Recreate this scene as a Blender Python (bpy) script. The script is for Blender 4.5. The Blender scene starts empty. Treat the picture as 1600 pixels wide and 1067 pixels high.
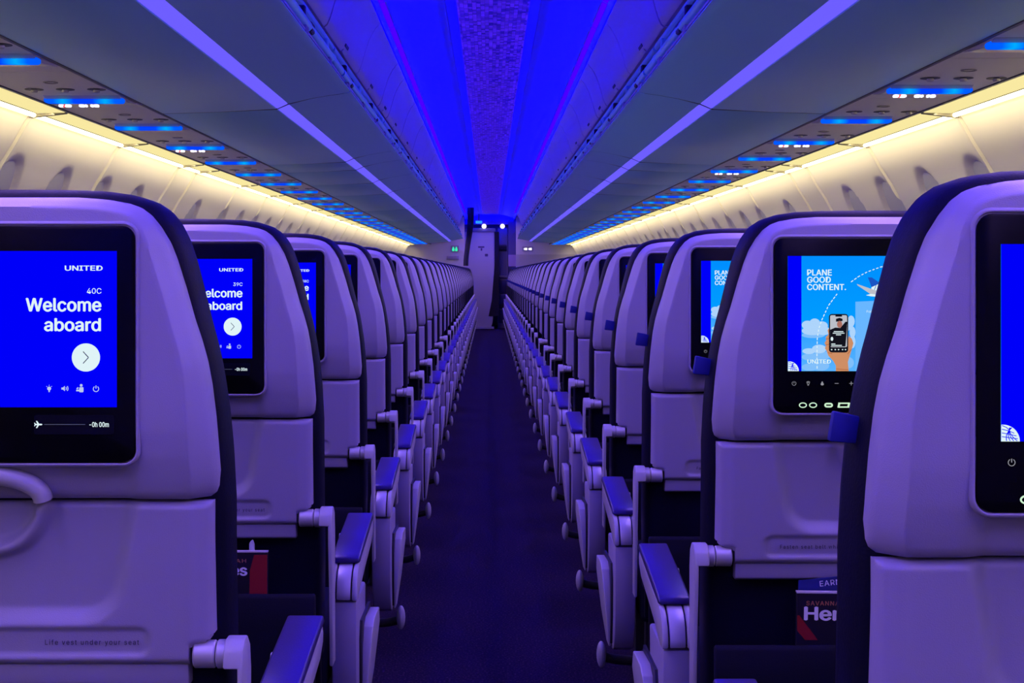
import bpy, bmesh, math, os, random
from mathutils import Vector, Matrix

random.seed(7)
SC = bpy.context.scene
COL = SC.collection

# ------------------------------------------------------------------ camera, world, exposure
CAMX, CAMZ = -0.016, 1.08
FPX = 2150.0
cam_d = bpy.data.cameras.new('camera')
cam = bpy.data.objects.new('camera', cam_d)
COL.objects.link(cam)
cam.location = (CAMX, 0.0, CAMZ)
cam.rotation_euler = (math.pi / 2, 0, 0)
cam_d.sensor_width = 36.0
cam_d.lens = FPX / 1600.0 * 36.0
cam_d.shift_x = (800 - 764.5) / 1600.0
cam_d.shift_y = -(533.5 - 426) / 1600.0
cam_d.clip_start = 0.02
cam_d.clip_end = 100
SC.camera = cam
world = bpy.data.worlds.new('world')
SC.world = world
world.use_nodes = True
world.node_tree.nodes['Background'].inputs[0].default_value = (0.2, 0.15, 1.0, 1)
world.node_tree.nodes['Background'].inputs[1].default_value = 0.0
SC.view_settings.view_transform = 'Standard'
SC.view_settings.look = 'None'
SC.view_settings.gamma = 1.0
SC.view_settings.use_curve_mapping = False
SC.view_settings.exposure = 0.0

# light levels
VIOLET_COL, VIOLET_W = (0.34, 0.195, 0.90), 6.2      # per metre of bin lens
BLUE_COL, BLUE_W = (0.0, 0.0, 1.0), 15.0             # per metre of ceiling cove
WARM_TUBE = 7.0
WARM_COL, WARM_W = (1.0, 0.84, 0.46), 2.4           # per metre of wall strip

# ------------------------------------------------------------------ materials
MATS = {}


def mat(name, col, rough=0.5, metal=0.0, spec=0.5, bump=0.0, bscale=400.0, speck=None, sheen=0.0):
    if name in MATS:
        return MATS[name]
    m = bpy.data.materials.new(name)
    m.use_nodes = True
    nt = m.node_tree
    b = nt.nodes['Principled BSDF']
    b.inputs['Base Color'].default_value = (*col, 1)
    b.inputs['Roughness'].default_value = rough
    b.inputs['Metallic'].default_value = metal
    b.inputs['Specular IOR Level'].default_value = spec
    tc = nt.nodes.new('ShaderNodeTexCoord')
    n = nt.nodes.new('ShaderNodeTexNoise')
    n.inputs['Scale'].default_value = bscale
    n.inputs['Detail'].default_value = 2
    nt.links.new(tc.outputs['Object'], n.inputs['Vector'])
    if bump > 0:
        bp = nt.nodes.new('ShaderNodeBump')
        bp.inputs['Strength'].default_value = bump
        bp.inputs['Distance'].default_value = 0.001
        nt.links.new(n.outputs['Fac'], bp.inputs['Height'])
        nt.links.new(bp.outputs['Normal'], b.inputs['Normal'])
    if speck:
        r = nt.nodes.new('ShaderNodeValToRGB')
        els = r.color_ramp.elements
        els[0].position, els[0].color = speck[0][0], (*speck[0][1], 1)
        els[1].position, els[1].color = speck[-1][0], (*speck[-1][1], 1)
        for p, c in speck[1:-1]:
            e = els.new(p)
            e.color = (*c, 1)
        nt.links.new(n.outputs['Fac'], r.inputs['Fac'])
        nt.links.new(r.outputs['Color'], b.inputs['Base Color'])
    MATS[name] = m
    return m


def emit(name, col, strength=1.0):
    if name in MATS:
        return MATS[name]
    m = bpy.data.materials.new(name)
    m.use_nodes = True
    nt = m.node_tree
    nt.nodes.remove(nt.nodes['Principled BSDF'])
    e = nt.nodes.new('ShaderNodeEmission')
    e.inputs[0].default_value = (*col, 1)
    e.inputs[1].default_value = strength
    nt.links.new(e.outputs[0], nt.nodes['Material Output'].inputs[0])
    MATS[name] = m
    return m


SHELL = mat('grey_seat_plastic', (0.305, 0.275, 0.385), 0.42, bump=0.25, bscale=900)
SHELL2 = mat('grey_trim_plastic', (0.40, 0.38, 0.44), 0.38, bump=0.15, bscale=900)
SILVER = mat('silver_metal', (0.50, 0.48, 0.54), 0.45, metal=0.35)
NAVY = mat('navy_leather', (0.0045, 0.0045, 0.013), 0.55, spec=0.08, bump=0.35, bscale=350)
NAVY2 = mat('navy_fabric', (0.004, 0.004, 0.011), 0.75, spec=0.15, bump=0.2, bscale=500)
PADM = mat('dark_blue_armrest_vinyl', (0.028, 0.014, 0.100), 0.36, bump=0.2, bscale=500)
TABM = mat('blue_strap_fabric', (0.004, 0.006, 0.18), 0.7)
BLACK = mat('black_gloss', (0.002, 0.002, 0.003), 0.25, spec=0.10)
DARK = mat('dark_plastic', (0.012, 0.012, 0.016), 0.5)
STRIPM = mat('screen_strip', (0.003, 0.003, 0.010), 0.3, spec=0.12)
INK = mat('dark_ink', (0.02, 0.018, 0.05), 0.6)
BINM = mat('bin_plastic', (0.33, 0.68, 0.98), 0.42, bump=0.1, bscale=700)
DOORM = mat('bin_door_plastic', (0.66, 0.50, 0.60), 0.4)
RAILM = mat('blue_steel_rail', (0.30, 0.80, 0.85), 0.35, metal=0.2)
PSUM = mat('service_panel_plastic', (0.84, 0.82, 0.74), 0.5)
WALLM = mat('cream_wall_panel', (0.72, 0.69, 0.62), 0.55, bump=0.1, bscale=500)
CEILM = mat('ceiling_panel', (0.10, 0.06, 0.62), 0.5)  # white ceiling with the blue of the cove light put into its colour
GROOVE = mat('ceiling_groove', (0.25, 0.25, 0.35), 0.6)
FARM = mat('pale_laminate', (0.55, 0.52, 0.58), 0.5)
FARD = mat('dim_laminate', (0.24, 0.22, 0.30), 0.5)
NAVYP = mat('navy_partition', (0.03, 0.03, 0.10), 0.6)
CURT = mat('black_curtain_cloth', (0.012, 0.011, 0.016), 0.9)
CARPET = mat('navy_carpet', (0.02, 0.015, 0.03), 0.95, spec=0.1, bump=0.6, bscale=160,
             speck=[(0.30, (0.006, 0.003, 0.016)), (0.52, (0.013, 0.006, 0.026)), (0.60, (0.022, 0.010, 0.032)), (0.72, (0.085, 0.030, 0.045))])
SHADE = mat('window_shade_plastic', (0.40, 0.40, 0.46), 0.5)
LENS = emit('violet_bin_lens', (0.145, 0.105, 1.0), 1.08)
COVE = emit('purple_cove_lens', (0.075, 0.0, 1.0), 1.0)
TUBE = emit('warm_tube', (1.0, 0.83, 0.42), WARM_TUBE)
DIFF = emit('warm_diffuser', (1.0, 0.86, 0.38), 0.95)
SCRBLUE = emit('screen_blue', (0.0, 0.0, 0.95), 1.0)
WHITE = emit('screen_white', (0.74, 0.90, 0.93), 1.0)
WHITEP = emit('screen_soft_white', (0.50, 0.58, 0.85), 1.0)
GREYI = emit('key_glyph_grey', (0.28, 0.28, 0.32), 1.0)
GLOW = emit('port_glow', (0.62, 0.88, 0.62), 1.0)
SLINE = emit('screen_line', (0.08, 0.09, 0.16), 1.0)
SKY2 = emit('screen_pale_sky', (0.14, 0.47, 1.0), 1.0)
CLOUD = emit('screen_cloud', (0.42, 0.66, 0.97), 1.0)
CLOUD2 = emit('screen_cloud_soft', (0.22, 0.52, 0.96), 1.0)
SKIN = emit('screen_skin', (0.62, 0.27, 0.13), 1.0)
SKIND = emit('screen_skin_shade', (0.42, 0.13, 0.05), 1.0)
PHB = emit('screen_black', (0.006, 0.006, 0.012), 1.0)
PHG = emit('screen_grey', (0.50, 0.52, 0.58), 1.0)
FIN = emit('screen_fin_blue', (0.01, 0.09, 0.55), 1.0)
ICONW = emit('sign_white', (1.0, 0.93, 0.95), 1.6)
ICONR = emit('sign_red', (1.0, 0.06, 0.10), 1.2)
EXITG = emit('sign_green', (0.05, 0.85, 0.50), 1.0)
CYAN = emit('sign_cyan', (0.03, 0.32, 0.95), 1.0)
SPOT = emit('galley_lamp', (0.75, 0.65, 1.0), 2.5)


def sky_mat():
    m = bpy.data.materials.new('screen_sky')
    m.use_nodes = True
    nt = m.node_tree
    nt.nodes.remove(nt.nodes['Principled BSDF'])
    e = nt.nodes.new('ShaderNodeEmission')
    tc = nt.nodes.new('ShaderNodeTexCoord')
    sp = nt.nodes.new('ShaderNodeSeparateXYZ')
    r = nt.nodes.new('ShaderNodeValToRGB')
    r.color_ramp.elements[0].color = (0.10, 0.45, 1.0, 1)
    r.color_ramp.elements[1].color = (0.0, 0.27, 1.0, 1)
    e0 = r.color_ramp.elements.new(0.45)
    e0.color = (0.0, 0.33, 1.0, 1)
    nt.links.new(tc.outputs['Generated'], sp.inputs[0])
    nt.links.new(sp.outputs['Z'], r.inputs['Fac'])
    nt.links.new(r.outputs['Color'], e.inputs[0])
    nt.links.new(e.outputs[0], nt.nodes['Material Output'].inputs[0])
    return m


def bar_mat():
    """blue lamp bar: two bulbs sit behind one long lens"""
    m = bpy.data.materials.new('blue_lamp_bar')
    m.use_nodes = True
    nt = m.node_tree
    nt.nodes.remove(nt.nodes['Principled BSDF'])
    e = nt.nodes.new('ShaderNodeEmission')
    tc = nt.nodes.new('ShaderNodeTexCoord')
    sp = nt.nodes.new('ShaderNodeSeparateXYZ')
    r = nt.nodes.new('ShaderNodeValToRGB')
    els = r.color_ramp.elements
    els[0].position, els[0].color = 0.0, (0.0, 0.09, 1.0, 1)
    els[1].position, els[1].color = 1.0, (0.0, 0.09, 1.0, 1)
    for p, c in ((0.12, (0.0, 0.10, 1.0, 1)), (0.24, (0.0, 0.36, 1.0, 1)), (0.38, (0.0, 0.05, 1.0, 1)), (0.62, (0.0, 0.05, 1.0, 1)), (0.78, (0.0, 0.36, 1.0, 1)), (0.9, (0.0, 0.10, 1.0, 1))):
        q = els.new(p)
        q.color = c
    nt.links.new(tc.outputs['Generated'], sp.inputs[0])
    nt.links.new(sp.outputs['X'], r.inputs['Fac'])
    nt.links.new(r.outputs['Color'], e.inputs[0])
    e.inputs[1].default_value = 1.15
    nt.links.new(e.outputs[0], nt.nodes['Material Output'].inputs[0])
    return m


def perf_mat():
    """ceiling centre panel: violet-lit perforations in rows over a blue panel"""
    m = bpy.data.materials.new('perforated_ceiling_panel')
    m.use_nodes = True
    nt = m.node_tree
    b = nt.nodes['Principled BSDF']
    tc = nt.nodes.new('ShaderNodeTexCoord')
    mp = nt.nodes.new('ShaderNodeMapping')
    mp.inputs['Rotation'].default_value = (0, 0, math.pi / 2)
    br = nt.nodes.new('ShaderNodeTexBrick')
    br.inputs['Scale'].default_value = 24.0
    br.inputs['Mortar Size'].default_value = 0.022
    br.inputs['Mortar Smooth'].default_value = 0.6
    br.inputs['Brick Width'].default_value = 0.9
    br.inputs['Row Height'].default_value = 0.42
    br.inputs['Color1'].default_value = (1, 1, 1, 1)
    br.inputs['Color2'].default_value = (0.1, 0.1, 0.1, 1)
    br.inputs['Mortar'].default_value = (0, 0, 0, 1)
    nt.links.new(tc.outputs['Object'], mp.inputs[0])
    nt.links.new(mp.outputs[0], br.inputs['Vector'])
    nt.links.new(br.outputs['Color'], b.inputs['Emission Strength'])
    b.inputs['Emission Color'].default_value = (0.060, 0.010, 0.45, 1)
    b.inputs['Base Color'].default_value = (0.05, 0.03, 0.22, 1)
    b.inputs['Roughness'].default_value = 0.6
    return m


SKY = sky_mat()
BAR = bar_mat()
PERF = perf_mat()

# ------------------------------------------------------------------ mesh helpers


def lerp(pts, t):
    if t <= pts[0][0]:
        return pts[0][1]
    for (a, va), (b, vb) in zip(pts, pts[1:]):
        if t <= b:
            return va + (vb - va) * (t - a) / (b - a)
    return pts[-1][1]


def sstep(a, b, x):
    t = min(1.0, max(0.0, (x - a) / (b - a)))
    return t * t * (3 - 2 * t)


def finish(name, bm, m, parent=None, bevel=0.0, seg=2, angle=35, smooth=True, normals=True):
    if bevel > 0:
        bm.normal_update()
        ed = [e for e in bm.edges if len(e.link_faces) == 2 and e.calc_face_angle(0) > 0.5]
        if ed:
            bmesh.ops.bevel(bm, geom=ed, offset=bevel, segments=seg, profile=0.5, affect='EDGES', clamp_overlap=True)
    if normals:
        bmesh.ops.recalc_face_normals(bm, faces=bm.faces)
    me = bpy.data.meshes.new(name)
    bm.to_mesh(me)
    bm.free()
    me.materials.append(m)
    if smooth:
        me.polygons.foreach_set('use_smooth', [True] * len(me.polygons))
        me.set_sharp_from_angle(angle=math.radians(angle))
    o = bpy.data.objects.new(name, me)
    COL.objects.link(o)
    if parent is not None:
        o.parent = parent
    return o


def box(bm, x0, x1, y0, y1, z0, z1):
    x0, x1 = min(x0, x1), max(x0, x1)
    v = [bm.verts.new(p) for p in ((x0, y0, z0), (x1, y0, z0), (x1, y1, z0), (x0, y1, z0), (x0, y0, z1), (x1, y0, z1), (x1, y1, z1), (x0, y1, z1))]
    for f in ((0, 3, 2, 1), (4, 5, 6, 7), (0, 1, 5, 4), (1, 2, 6, 5), (2, 3, 7, 6), (3, 0, 4, 7)):
        bm.faces.new([v[i] for i in f])


def prism(bm, pts, axis, a, b):
    """closed outline pts swept along an axis: 'x' takes (y,z), 'y' takes (x,z), 'z' takes (x,y)"""
    def P(p, t):
        if axis == 'x':
            return (t, p[0], p[1])
        if axis == 'y':
            return (p[0], t, p[1])
        return (p[0], p[1], t)
    A = [bm.verts.new(P(p, a)) for p in pts]
    B = [bm.verts.new(P(p, b)) for p in pts]
    n = len(pts)
    bm.faces.new(A)
    bm.faces.new(B[::-1])
    for i in range(n):
        bm.faces.new((A[i], B[i], B[(i + 1) % n], A[(i + 1) % n]))


def tube(bm, path, r, n=10, caps=True):
    path = [Vector(p) for p in path]
    rings = []
    for i, p in enumerate(path):
        d = (path[min(i + 1, len(path) - 1)] - path[max(i - 1, 0)]).normalized()
        up = Vector((0, 0, 1)) if abs(d.z) < 0.9 else Vector((1, 0, 0))
        u = d.cross(up).normalized()
        w = u.cross(d).normalized()
        rr = r[i] if isinstance(r, (list, tuple)) else r
        rings.append([bm.verts.new(p + u * rr * math.cos(2 * math.pi * k / n) + w * rr * math.sin(2 * math.pi * k / n)) for k in range(n)])
    for a, b in zip(rings, rings[1:]):
        for k in range(n):
            bm.faces.new((a[k], a[(k + 1) % n], b[(k + 1) % n], b[k]))
    if caps:
        bm.faces.new(rings[0][::-1])
        bm.faces.new(rings[-1])


def rrect(x0, x1, z0, z1, r, n=5):
    out = []
    for cx, cz, a0 in ((x1 - r, z1 - r, 0), (x0 + r, z1 - r, 90), (x0 + r, z0 + r, 180), (x1 - r, z0 + r, 270)):
        for k in range(n + 1):
            a = math.radians(a0 + 90 * k / n)
            out.append((cx + r * math.cos(a), cz + r * math.sin(a)))
    return out


def ellipse(cx, cz, rx, rz, n=20, a0=0, a1=360):
    full = abs(a1 - a0) >= 360
    m = n if full else n + 1
    return [(cx + rx * math.cos(math.radians(a0 + (a1 - a0) * k / n)), cz + rz * math.sin(math.radians(a0 + (a1 - a0) * k / n))) for k in range(m)]


def flat(bm, pts, y, th=0.0004):
    """a thin solid sheet facing the rear of the cabin (-y)"""
    prism(bm, pts, 'y', y, y + th)


def stroke(bm, pts, w, y, th=0.0004):
    """a constant-width line of thin quads along pts"""
    for (x0, z0), (x1, z1) in zip(pts, pts[1:]):
        dx, dz = x1 - x0, z1 - z0
        l = math.hypot(dx, dz) or 1
        nx, nz = -dz / l * w / 2, dx / l * w / 2
        flat(bm, [(x0 - nx, z0 - nz), (x1 - nx, z1 - nz), (x1 + nx, z1 + nz), (x0 + nx, z0 + nz)], y, th)


def ring(bm, cx, cz, rx, rz, w, y, a0=0, a1=360, n=24, th=0.0004):
    """annulus sector as thin solid"""
    for k in range(n):
        b0, b1 = math.radians(a0 + (a1 - a0) * k / n), math.radians(a0 + (a1 - a0) * (k + 1) / n)
        q = []
        for rr, b in ((0, b0), (0, b1), (w, b1), (w, b0)):
            q.append((cx + (rx - rr) * math.cos(b), cz + (rz - rr) * math.sin(b)))
        flat(bm, q, y, th)


_CAP = None
FONT = None
try:                                   # the sans-serif that ships with Blender, else its built-in face
    FONT = bpy.data.fonts.load(os.path.join(bpy.utils.system_resource('DATAFILES', path='fonts'), 'Inter.woff2'))
except Exception:
    FONT = None


def text_mesh(s, cap, width=None, bold=0.0, spacing=1.0):
    """lettering as a mesh in the x-z plane facing -y, left end at x=0, baseline at z=0; returns (bmesh, width)"""
    global _CAP

    def ev(string, off=0.0, sp=1.0, ext=0.0):
        cu = bpy.data.curves.new('lettering_source', 'FONT')
        cu.body = string
        if FONT is not None:
            cu.font = FONT
        cu.size = 1.0
        cu.offset = off
        cu.space_character = sp
        cu.extrude = ext
        cu.resolution_u = 4
        o = bpy.data.objects.new('lettering_source', cu)
        COL.objects.link(o)
        dg = bpy.context.evaluated_depsgraph_get()
        me = bpy.data.meshes.new_from_object(o.evaluated_get(dg))
        bpy.data.objects.remove(o)
        bpy.data.curves.remove(cu)
        return me
    if _CAP is None:
        h = ev('H')
        _CAP = max(v.co.y for v in h.vertices)
        bpy.data.meshes.remove(h)
    me = ev(s, 0.0, spacing)
    xs = [v.co.x for v in me.vertices]
    x0, x1 = min(xs), max(xs)
    sz = cap / _CAP
    sx = (width / (x1 - x0)) if width else sz
    bm = bmesh.new()
    bm.from_mesh(me)
    bpy.data.meshes.remove(me)
    for v in bm.verts:
        v.co = Vector(((v.co.x - x0) * sx, 0.0, v.co.y * sz))
    if bold > 0:                       # heavier strokes: the same glyphs overprinted with a slight shift
        src = list(bm.faces)
        for k, (dx, dz) in enumerate(((-1, 0), (1, 0), (0, 0.6), (0, -0.6))):
            r = bmesh.ops.duplicate(bm, geom=src)
            vs = [g for g in r['geom'] if isinstance(g, bmesh.types.BMVert)]
            bmesh.ops.translate(bm, verts=vs, vec=(dx * bold * sx, -0.00006 * (k + 1), dz * bold * sz))
    return bm, (x1 - x0) * sx


def put_text(bm_to, s, x, z, y, cap, width=None, align='L', bold=0.0, spacing=1.0, tilt=0.0):
    b, w = text_mesh(s, cap, width, bold, spacing)
    dx = x if align == 'L' else (x - w if align == 'R' else x - w / 2)
    bmesh.ops.transform(b, matrix=Matrix.Translation((dx, y, z)) @ Matrix.Rotation(tilt, 4, 'Y'), verts=b.verts)
    tmp = bpy.data.meshes.new('lettering_tmp')
    b.to_mesh(tmp)
    b.free()
    bm_to.from_mesh(tmp)
    bpy.data.meshes.remove(tmp)


def thing(name, label, cat, loc=(0, 0, 0), group=None):
    o = bpy.data.objects.new(name, None)
    COL.objects.link(o)
    o.empty_display_size = 0.1
    o.location = loc
    o['label'] = label
    o['category'] = cat
    if group:
        o['group'] = group
    return o


def tag(o, label, cat, group=None):
    o['label'] = label
    o['category'] = cat
    if group:
        o['group'] = group
    return o


def struct(o):
    o['kind'] = 'structure'
    return o


ONES = ['', 'first', 'second', 'third', 'fourth', 'fifth', 'sixth', 'seventh', 'eighth', 'ninth', 'tenth', 'eleventh', 'twelfth', 'thirteenth',
        'fourteenth', 'fifteenth', 'sixteenth', 'seventeenth', 'eighteenth', 'nineteenth']


def ordn(n):
    if n < 20:
        return ONES[n]
    t = {2: ('twentieth', 'twenty'), 3: ('thirtieth', 'thirty'), 4: ('fortieth', 'forty')}[n // 10]
    return t[0] if n % 10 == 0 else t[1] + '-' + ONES[n % 10]


def arealight(name, x, y0, y1, z, width, direction, col, watts, spread=180):
    d = bpy.data.lights.new(name, 'AREA')
    d.shape = 'RECTANGLE'
    d.size = width
    d.size_y = y1 - y0
    d.color = col
    d.energy = watts
    d.spread = math.radians(spread)
    o = bpy.data.objects.new(name, d)
    COL.objects.link(o)
    o.location = (x, (y0 + y1) / 2, z)
    dv = Vector(direction).normalized()
    zax = -dv
    yax = Vector((0, 1, 0))
    xax = yax.cross(zax).normalized()
    o.matrix_world = Matrix(((xax.x, yax.x, zax.x, o.location.x), (xax.y, yax.y, zax.y, o.location.y), (xax.z, yax.z, zax.z, o.location.z), (0, 0, 0, 1)))
    return o


# ------------------------------------------------------------------ the setting
Y0, Y1 = -2.2, 25.3          # cabin rear wall behind the camera, front bulkhead
YF = 28.2                    # front of the galley
bm = bmesh.new()
box(bm, -1.95, 1.95, Y0 - 0.1, YF + 0.1, -0.06, 0.0)
struct(finish('floor', bm, CARPET))

# ceiling: shallow dome over the aisle, with panel joints
CE = [(0.62, 2.100), (0.452, 2.100), (0.44, 2.118), (0.40, 2.135), (0.33, 2.160), (0.26, 2.178), (0.205, 2.186), (0.200, 2.190), (0.160, 2.190), (0.155, 2.186)]
bm = bmesh.new()
prof = CE + [(-x, z) for x, z in CE[::-1]]
ys = []
y = Y0 - 0.05
while y < YF:
    ys += [y, min(y + 1.06, YF + 0.05)]
    y += 1.066
rows = []
for k, yy in enumerate(ys):
    rows.append([bm.verts.new((x, yy, z)) for x, z in prof])
for k in range(0, len(rows)):
    if k + 1 < len(rows):
        a, b = rows[k], rows[k + 1]
        for i in range(len(prof) - 1):
            bm.faces.new((a[i], a[i + 1], b[i + 1], b[i]))
    if k % 2 == 1 and k + 1 < len(rows):      # sunken joint
        for v in rows[k] + rows[k + 1]:
            pass
top = [(0.62, 2.30), (-0.62, 2.30)]
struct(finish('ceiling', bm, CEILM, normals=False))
bm = bmesh.new()
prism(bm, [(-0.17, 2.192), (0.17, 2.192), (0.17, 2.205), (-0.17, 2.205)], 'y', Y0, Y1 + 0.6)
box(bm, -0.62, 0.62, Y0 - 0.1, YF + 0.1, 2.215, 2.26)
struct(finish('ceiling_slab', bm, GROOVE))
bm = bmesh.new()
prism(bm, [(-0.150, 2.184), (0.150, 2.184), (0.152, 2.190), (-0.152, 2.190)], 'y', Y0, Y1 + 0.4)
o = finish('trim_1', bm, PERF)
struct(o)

# side walls: curved lining with sunken window reveals and raised panel joints
WP = [(1.490, 1.592), (1.512, 1.560), (1.545, 1.500), (1.590, 1.430), (1.660, 1.300), (1.740, 1.120), (1.790, 0.950), (1.810, 0.780), (1.790, 0.500), (1.720, 0.220), (1.650, 0.0)]
JOINTS = [4.44 - 1.066 * k for k in range(6, 0, -1)] + [4.44, 5.50, 6.57, 6.95, 8.10, 9.17, 10.22, 11.28]
while JOINTS[-1] < Y1 - 1.0:
    JOINTS.append(JOINTS[-1] + 1.066)
WINS = [3.49, 4.02, 4.55, 5.08, 5.61, 6.14, 7.38] + [8.15 + 0.533 * k for k in range(32)]
WINS = [w for w in WINS if w < Y1 - 0.4]
WINZ, WRZ, WRY = 1.285, 0.185, 0.135


def wall_x(z):
    return lerp([(b, a) for a, b in WP[::-1]], z)


for side, nm in ((-1, 'wall_left'), (1, 'wall_right')):
    bm = bmesh.new()
    zs = [1.592 - 0.0125 * k for k in range(0, 46)] + [0.95, 0.78, 0.5, 0.22, 0.0]
    n = int((Y1 + 0.3 - Y0) / 0.018)
    ylist = [Y0 + (Y1 + 0.3 - Y0) * i / n for i in range(n + 1)]
    ylist = [q for q in ylist if min(abs(q - j) for j in JOINTS) > 0.026]
    for j in JOINTS:
        ylist += [j + d for d in (-0.026, -0.020, -0.013, -0.007, -0.003, 0.003, 0.007, 0.013, 0.020, 0.026)]
    ylist.sort()
    prev = None
    for yy in ylist:
        w = min(WINS, key=lambda q: abs(q - yy))
        j = min(JOINTS, key=lambda q: abs(q - yy))
        dj = abs(j - yy)
        rib = (-0.012 * (1 - sstep(0.003, 0.0075, dj))) + 0.006 * (1 - sstep(0.013, 0.026, dj))
        row = []
        for z in zs:
            dx = rib
            e = math.hypot((yy - w) / WRY, (z - WINZ) / WRZ)
            if e < 1.15:
                dx += 0.018 * (1 - sstep(0.92, 1.0, e))
            row.append(bm.verts.new((side * (wall_x(z) + dx), yy, z)))
        if prev:
            for k in range(len(zs) - 1):
                bm.faces.new((prev[k], prev[k + 1], row[k + 1], row[k]))
        prev = row
    struct(finish(nm, bm, WALLM, angle=60, normals=False))
    # behind everything: closing shell above the bins and outside the lining
    bm = bmesh.new()
    box(bm, side * 1.87, side * 1.93, Y0, YF, 0.0, 2.26)
    box(bm, side * 0.62, side * 1.93, Y0, YF, 2.20, 2.26)
    struct(finish('wall_outer_' + nm[5:], bm, GROOVE))
    for k, w in enumerate(WINS):
        if w < 4.5 or k > 26:
            continue
        bm = bmesh.new()
        pts = []
        for q in range(24):
            a = 2 * math.pi * q / 24
            yy, zz = w + 0.120 * math.cos(a), WINZ + 0.166 * math.sin(a)
            pts.append((yy, zz))
        A = [bm.verts.new((side * (wall_x(zz) + 0.0145), yy, zz)) for yy, zz in pts]
        B = [bm.verts.new((side * (wall_x(zz) + 0.022), yy, zz)) for yy, zz in pts]
        bm.faces.new(A)
        bm.faces.new(B[::-1])
        for q in range(24):
            bm.faces.new((A[q], B[q], B[(q + 1) % 24], A[(q + 1) % 24]))
        struct(finish('window_%d' % (k + 1 + (40 if side > 0 else 0)), bm, SHADE))

bm = bmesh.new()
box(bm, -1.9, 1.9, Y0 - 0.1, Y0, 0.0, 2.2)
struct(finish('wall_back', bm, FARM))


# ------------------------------------------------------------------ warm light strips along the walls
def strip_segments():
    segs = [(a + 0.012, b - 0.012) for a, b in zip(JOINTS, JOINTS[1:])]
    return segs


for side, word in ((-1, 'left'), (1, 'right')):
    idx = 0
    for a, b in strip_segments():
        vis = a > 2.6
        if vis:
            idx += 1
            lab = 'warm yellow light strip above the %s windows, %s segment from the camera' % (word, ordn(idx))
        else:
            lab = 'warm yellow light strip above the %s wall beside the camera' % word
        t = thing('wall_light', lab, 'light', (side * 1.43, (a + b) / 2, 1.595), 'warm light strips along the %s wall' % word)
        h = (b - a) / 2
        bm = bmesh.new()
        X = lambda x: side * x - side * 1.43
        prism(bm, [(X(1.380), 0.006), (X(1.383), 0.0), (X(1.470), -0.002), (X(1.474), 0.012), (X(1.380), 0.014)], 'y', -h, h)
        finish('diffuser', bm, DIFF, t)
        bm = bmesh.new()
        tube(bm, [(X(1.482), -h, -0.008), (X(1.482), h, -0.008)], 0.0075, 8)
        finish('lamp_tube', bm, TUBE, t)
        arealight('wall_wash_lamp', side * 1.415, a, b, 1.590, 0.03, (side * 0.5, 0, -0.86), WARM_COL, WARM_W * (b - a))
        bm = bmesh.new()
        prism(bm, [(X(1.378), 0.014), (X(1.50), 0.012), (X(1.50), 0.02), (X(1.378), 0.022)], 'y', -h - 0.010, h + 0.010)
        for s in (-1, 1):
            prism(bm, [(X(1.380), -0.002), (X(1.496), -0.016), (X(1.498), 0.014), (X(1.380), 0.014)], 'y', s * (h + 0.001), s * (h + 0.0115))
        finish('channel', bm, mat('channel_grey', (0.22, 0.20, 0.17), 0.6), t)

# ------------------------------------------------------------------ overhead bins
BJ = [-2.18, -0.02, 2.38, 4.50, 6.65, 7.17, 8.20, 9.35, 11.62, 13.88, 15.95, 18.05, 20.2, 22.3, 23.9]


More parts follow.
